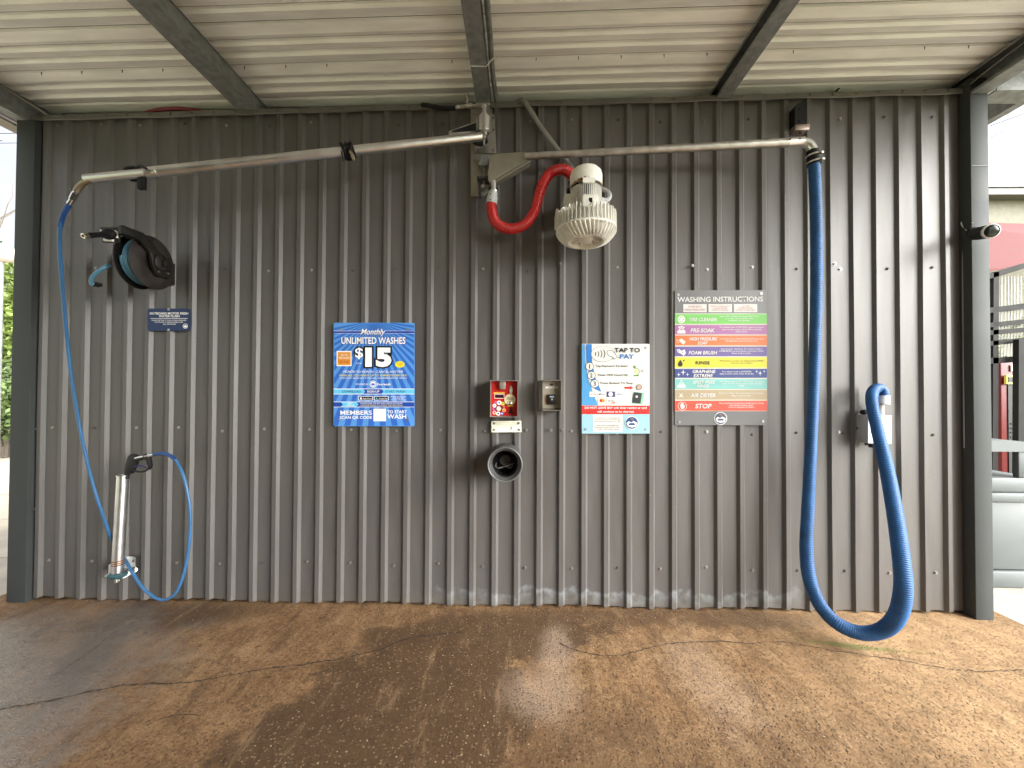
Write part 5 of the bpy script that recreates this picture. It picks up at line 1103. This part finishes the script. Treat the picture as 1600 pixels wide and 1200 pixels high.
rows_ = [(445, 592, 'TIRE CLEANER', (300, 500, 728, 552), (128, 218, 100), 'Choose TIRE CLEANER from selector. Allow to spray\ndo not apply cleaner to painted surface\nimmediately rinse with water.'),
 (608, 752, 'PRE-SOAK', (330, 660, 690, 722), (188, 118, 178), 'Turn selector knob to PRE-SOAK. Apply low pressure\nsoap covering complete vehicle before using with\nfoam or brush.'),
 (768, 918, 'HIGH PRESSURE\nSOAP', (300, 796, 715, 906), (238, 128, 62), 'Turn selector knob to HIGH PRESSURE SOAP, spray vehicle\nwith high pressure soap from bottom to top.'),
 (936, 1082, 'FOAM BRUSH', (302, 1002, 724, 1056), (118, 98, 172), 'Rinse brush for cleanliness. Turn selector knob to\nFOAM BRUSH, use brush gently, scrub entire vehicle.\nReturn brush to holder.'),
 (C5(32), C5(188), 'RINSE', (408, C5(86), 626, C5(140)), (244, 234, 64), 'Wait several 5 seconds. Turn selector knob to RINSE.\nRinse from top to bottom.'),
 (C5(206), C5(342), 'GRAPHENE\nEXTREME', (345, C5(222), 690, C5(334)), (62, 78, 152), 'Turn selector knob to GRAPHENE.\nApply to entire vehicle. Rinse off and dry.'),
 (C5(360), C5(512), 'SPOT FREE\nRINSE', (352, C5(386), 682, C5(492)), (142, 212, 206), 'Turn selector knob to SPOT FREE RINSE. Rinse entire\nvehicle with this reverse osmosis water, no towel\nneeded.'),
 (C5(526), C5(672), 'AIR DRYER', (330, C5(578), 708, C5(638)), (196, 178, 144), 'Remove air dryer. Dry vehicle from top to bottom.\nReturn hose to holder.'),
 (C5(690), C5(842), 'STOP', (398, C5(736), 640, C5(806)), (240, 92, 72), 'Press stop button located above handle button console\nwhen finished washing vehicle.\nReturn all equipment to holders.')]
s.rect(92, 434, 1486, C5(848), 1, ink('divider', 236, 232, 215), 'band_ground', g4)
for i, (ya_, yb2, tx, tb, col, body) in enumerate(rows_):
    b2 = s.rect(92, ya_, 1486, yb2, 2, ink('band%d' % i, *col), 'colour_band', g4); b2['label'] = 'band reading ' + tx.replace('\n', ' ')
    tm = I_k if tx == 'RINSE' else I_w; s.text(tx, *tb, 4, tm, b2, .02 if tx != 'RINSE' else .012, .0 if tx == 'RINSE' else .18)
    nl = body.count('\n') + 1; hgt = 26 * nl; cy_ = (ya_ + yb2) / 2 - (6 if nl > 1 else 0); s.text(body, 768, cy_ - hgt / 2 - 6, 1440 if i not in (0, 5) else (1370 if i == 0 else 1290), cy_ + hgt / 2 + 6, 4, tm, b2, 0.004)
    cx_, cy_ = 190, (ya_ + yb2) / 2 + 6
    if i == 0:
        s.disc(cx_, cy_, 58, 58, 3, I_w, 'tyre_icon', b2)
        for k in range(6): s.disc(cx_ + 32 * math.cos(k * math.pi / 3), cy_ + 32 * math.sin(k * math.pi / 3), 9, 9, 4, _m['ink_band0_sunworn'], 'tyre_hole', b2)  # _sunworn inks: print darkened against the strong light
    elif i in (1, 6):
        s.poly([(cx_ - 60, cy_ + 50), (cx_ - 62, cy_ + 14), (cx_ - 40, cy_ + 4), (cx_ - 26, cy_ - 26), (cx_ + 30, cy_ - 26), (cx_ + 46, cy_ + 4), (cx_ + 64, cy_ + 14), (cx_ + 62, cy_ + 50)], 3, I_w, 'car_icon', b2); s.poly([(cx_ - 22, cy_ + 2), (cx_ - 14, cy_ - 16), (cx_ + 18, cy_ - 16), (cx_ + 28, cy_ + 2)], 4, _m['ink_band%d_dimmer' % i], 'car_icon_window', b2)
        if i == 1: s.disc(cx_ - 30, cy_ - 42, 16, 14, 3, I_w, 'bubble', b2); s.disc(cx_ + 4, cy_ - 50, 18, 15, 3.1, I_w, 'bubble', b2); s.disc(cx_ + 38, cy_ - 40, 14, 12, 3, I_w, 'bubble', b2)
        else: s.poly([(cx_, cy_ - 74), (cx_ + 14, cy_ - 52), (cx_, cy_ - 40), (cx_ - 14, cy_ - 52)], 3, I_w, 'drop_icon', b2)
    elif i == 2: s.poly([(150, cy_ - 6), (190, cy_ - 34), (256, cy_ + 14), (222, cy_ + 58)], 3, I_w, 'soap_icon', b2); s.disc(128, cy_ - 8, 9, 9, 3, I_w, 'bubble', b2); s.disc(140, cy_ + 22, 8, 8, 3, I_w, 'bubble', b2)
    elif i == 3: s.poly([(118, cy_ - 30), (160, cy_ - 42), (190, cy_ - 14), (240, cy_ - 36), (258, cy_ + 20), (226, cy_ + 64), (190, cy_ + 30), (140, cy_ + 12)], 3, I_w, 'brush_icon', b2); s.disc(150, cy_ - 14, 10, 9, 4, _m['ink_band3_sunworn'], 'bristle_mark', b2); s.disc(212, cy_ + 6, 10, 9, 4, _m['ink_band3_sunworn'], 'bristle_mark', b2)  # _sunworn inks: print darkened against the strong light
    elif i == 4:
        s.poly([(176, cy_ - 48), (212, cy_ + 10), (206, cy_ + 46), (172, cy_ + 60), (140, cy_ + 42), (138, cy_ + 8)], 3, I_k, 'drop_icon', b2); s.poly([(236, cy_ - 60), (240, cy_ - 30), (224, cy_ - 16), (214, cy_ - 30)], 3, I_k, 'drop_icon', b2)
    elif i == 5:
        for (a, b3, r_) in ((150, 14, 34), (218, -20, 48), (284, 12, 30), (1332, -34, 28), (1384, -8, 42), (1446, -36, 26)):
            yy3 = cy_ + b3; s.poly([(a, yy3 - r_), (a + r_ * .16, yy3 - r_ * .16), (a + r_ * .8, yy3), (a + r_ * .16, yy3 + r_ * .16), (a, yy3 + r_), (a - r_ * .16, yy3 + r_ * .16), (a - r_ * .8, yy3), (a - r_ * .16, yy3 - r_ * .16)], 3, I_w, 'sparkle', b2)
    elif i == 7: s.poly([(150, cy_ - 42), (176, cy_ - 8), (212, cy_ - 30), (196, cy_ + 2), (232, cy_ + 36), (190, cy_ + 20), (150, cy_ + 42), (172, cy_ + 4)], 3, I_w, 'fan_icon', b2)
    elif i == 8:
        s.ring(205, cy_, 68, 66, 7, 3, I_w, 'stop_ring', b2)
        s.poly([(178, cy_ - 26), (190, cy_ - 42), (206, cy_ - 46), (222, cy_ - 38), (226, cy_ - 6), (246, cy_ - 16), (236, cy_ + 22), (214, cy_ + 44), (190, cy_ + 40), (176, cy_ + 14)], 3.2, I_w, 'hand_icon', b2)
emblem(s, 786, C5(958), 98, 2, g4, ink('embgrey', 86, 96, 120))
corner_screws(s, [(145, 152), (1398, 132), (158, C5(1012)), (1424, C5(1002))], g4)
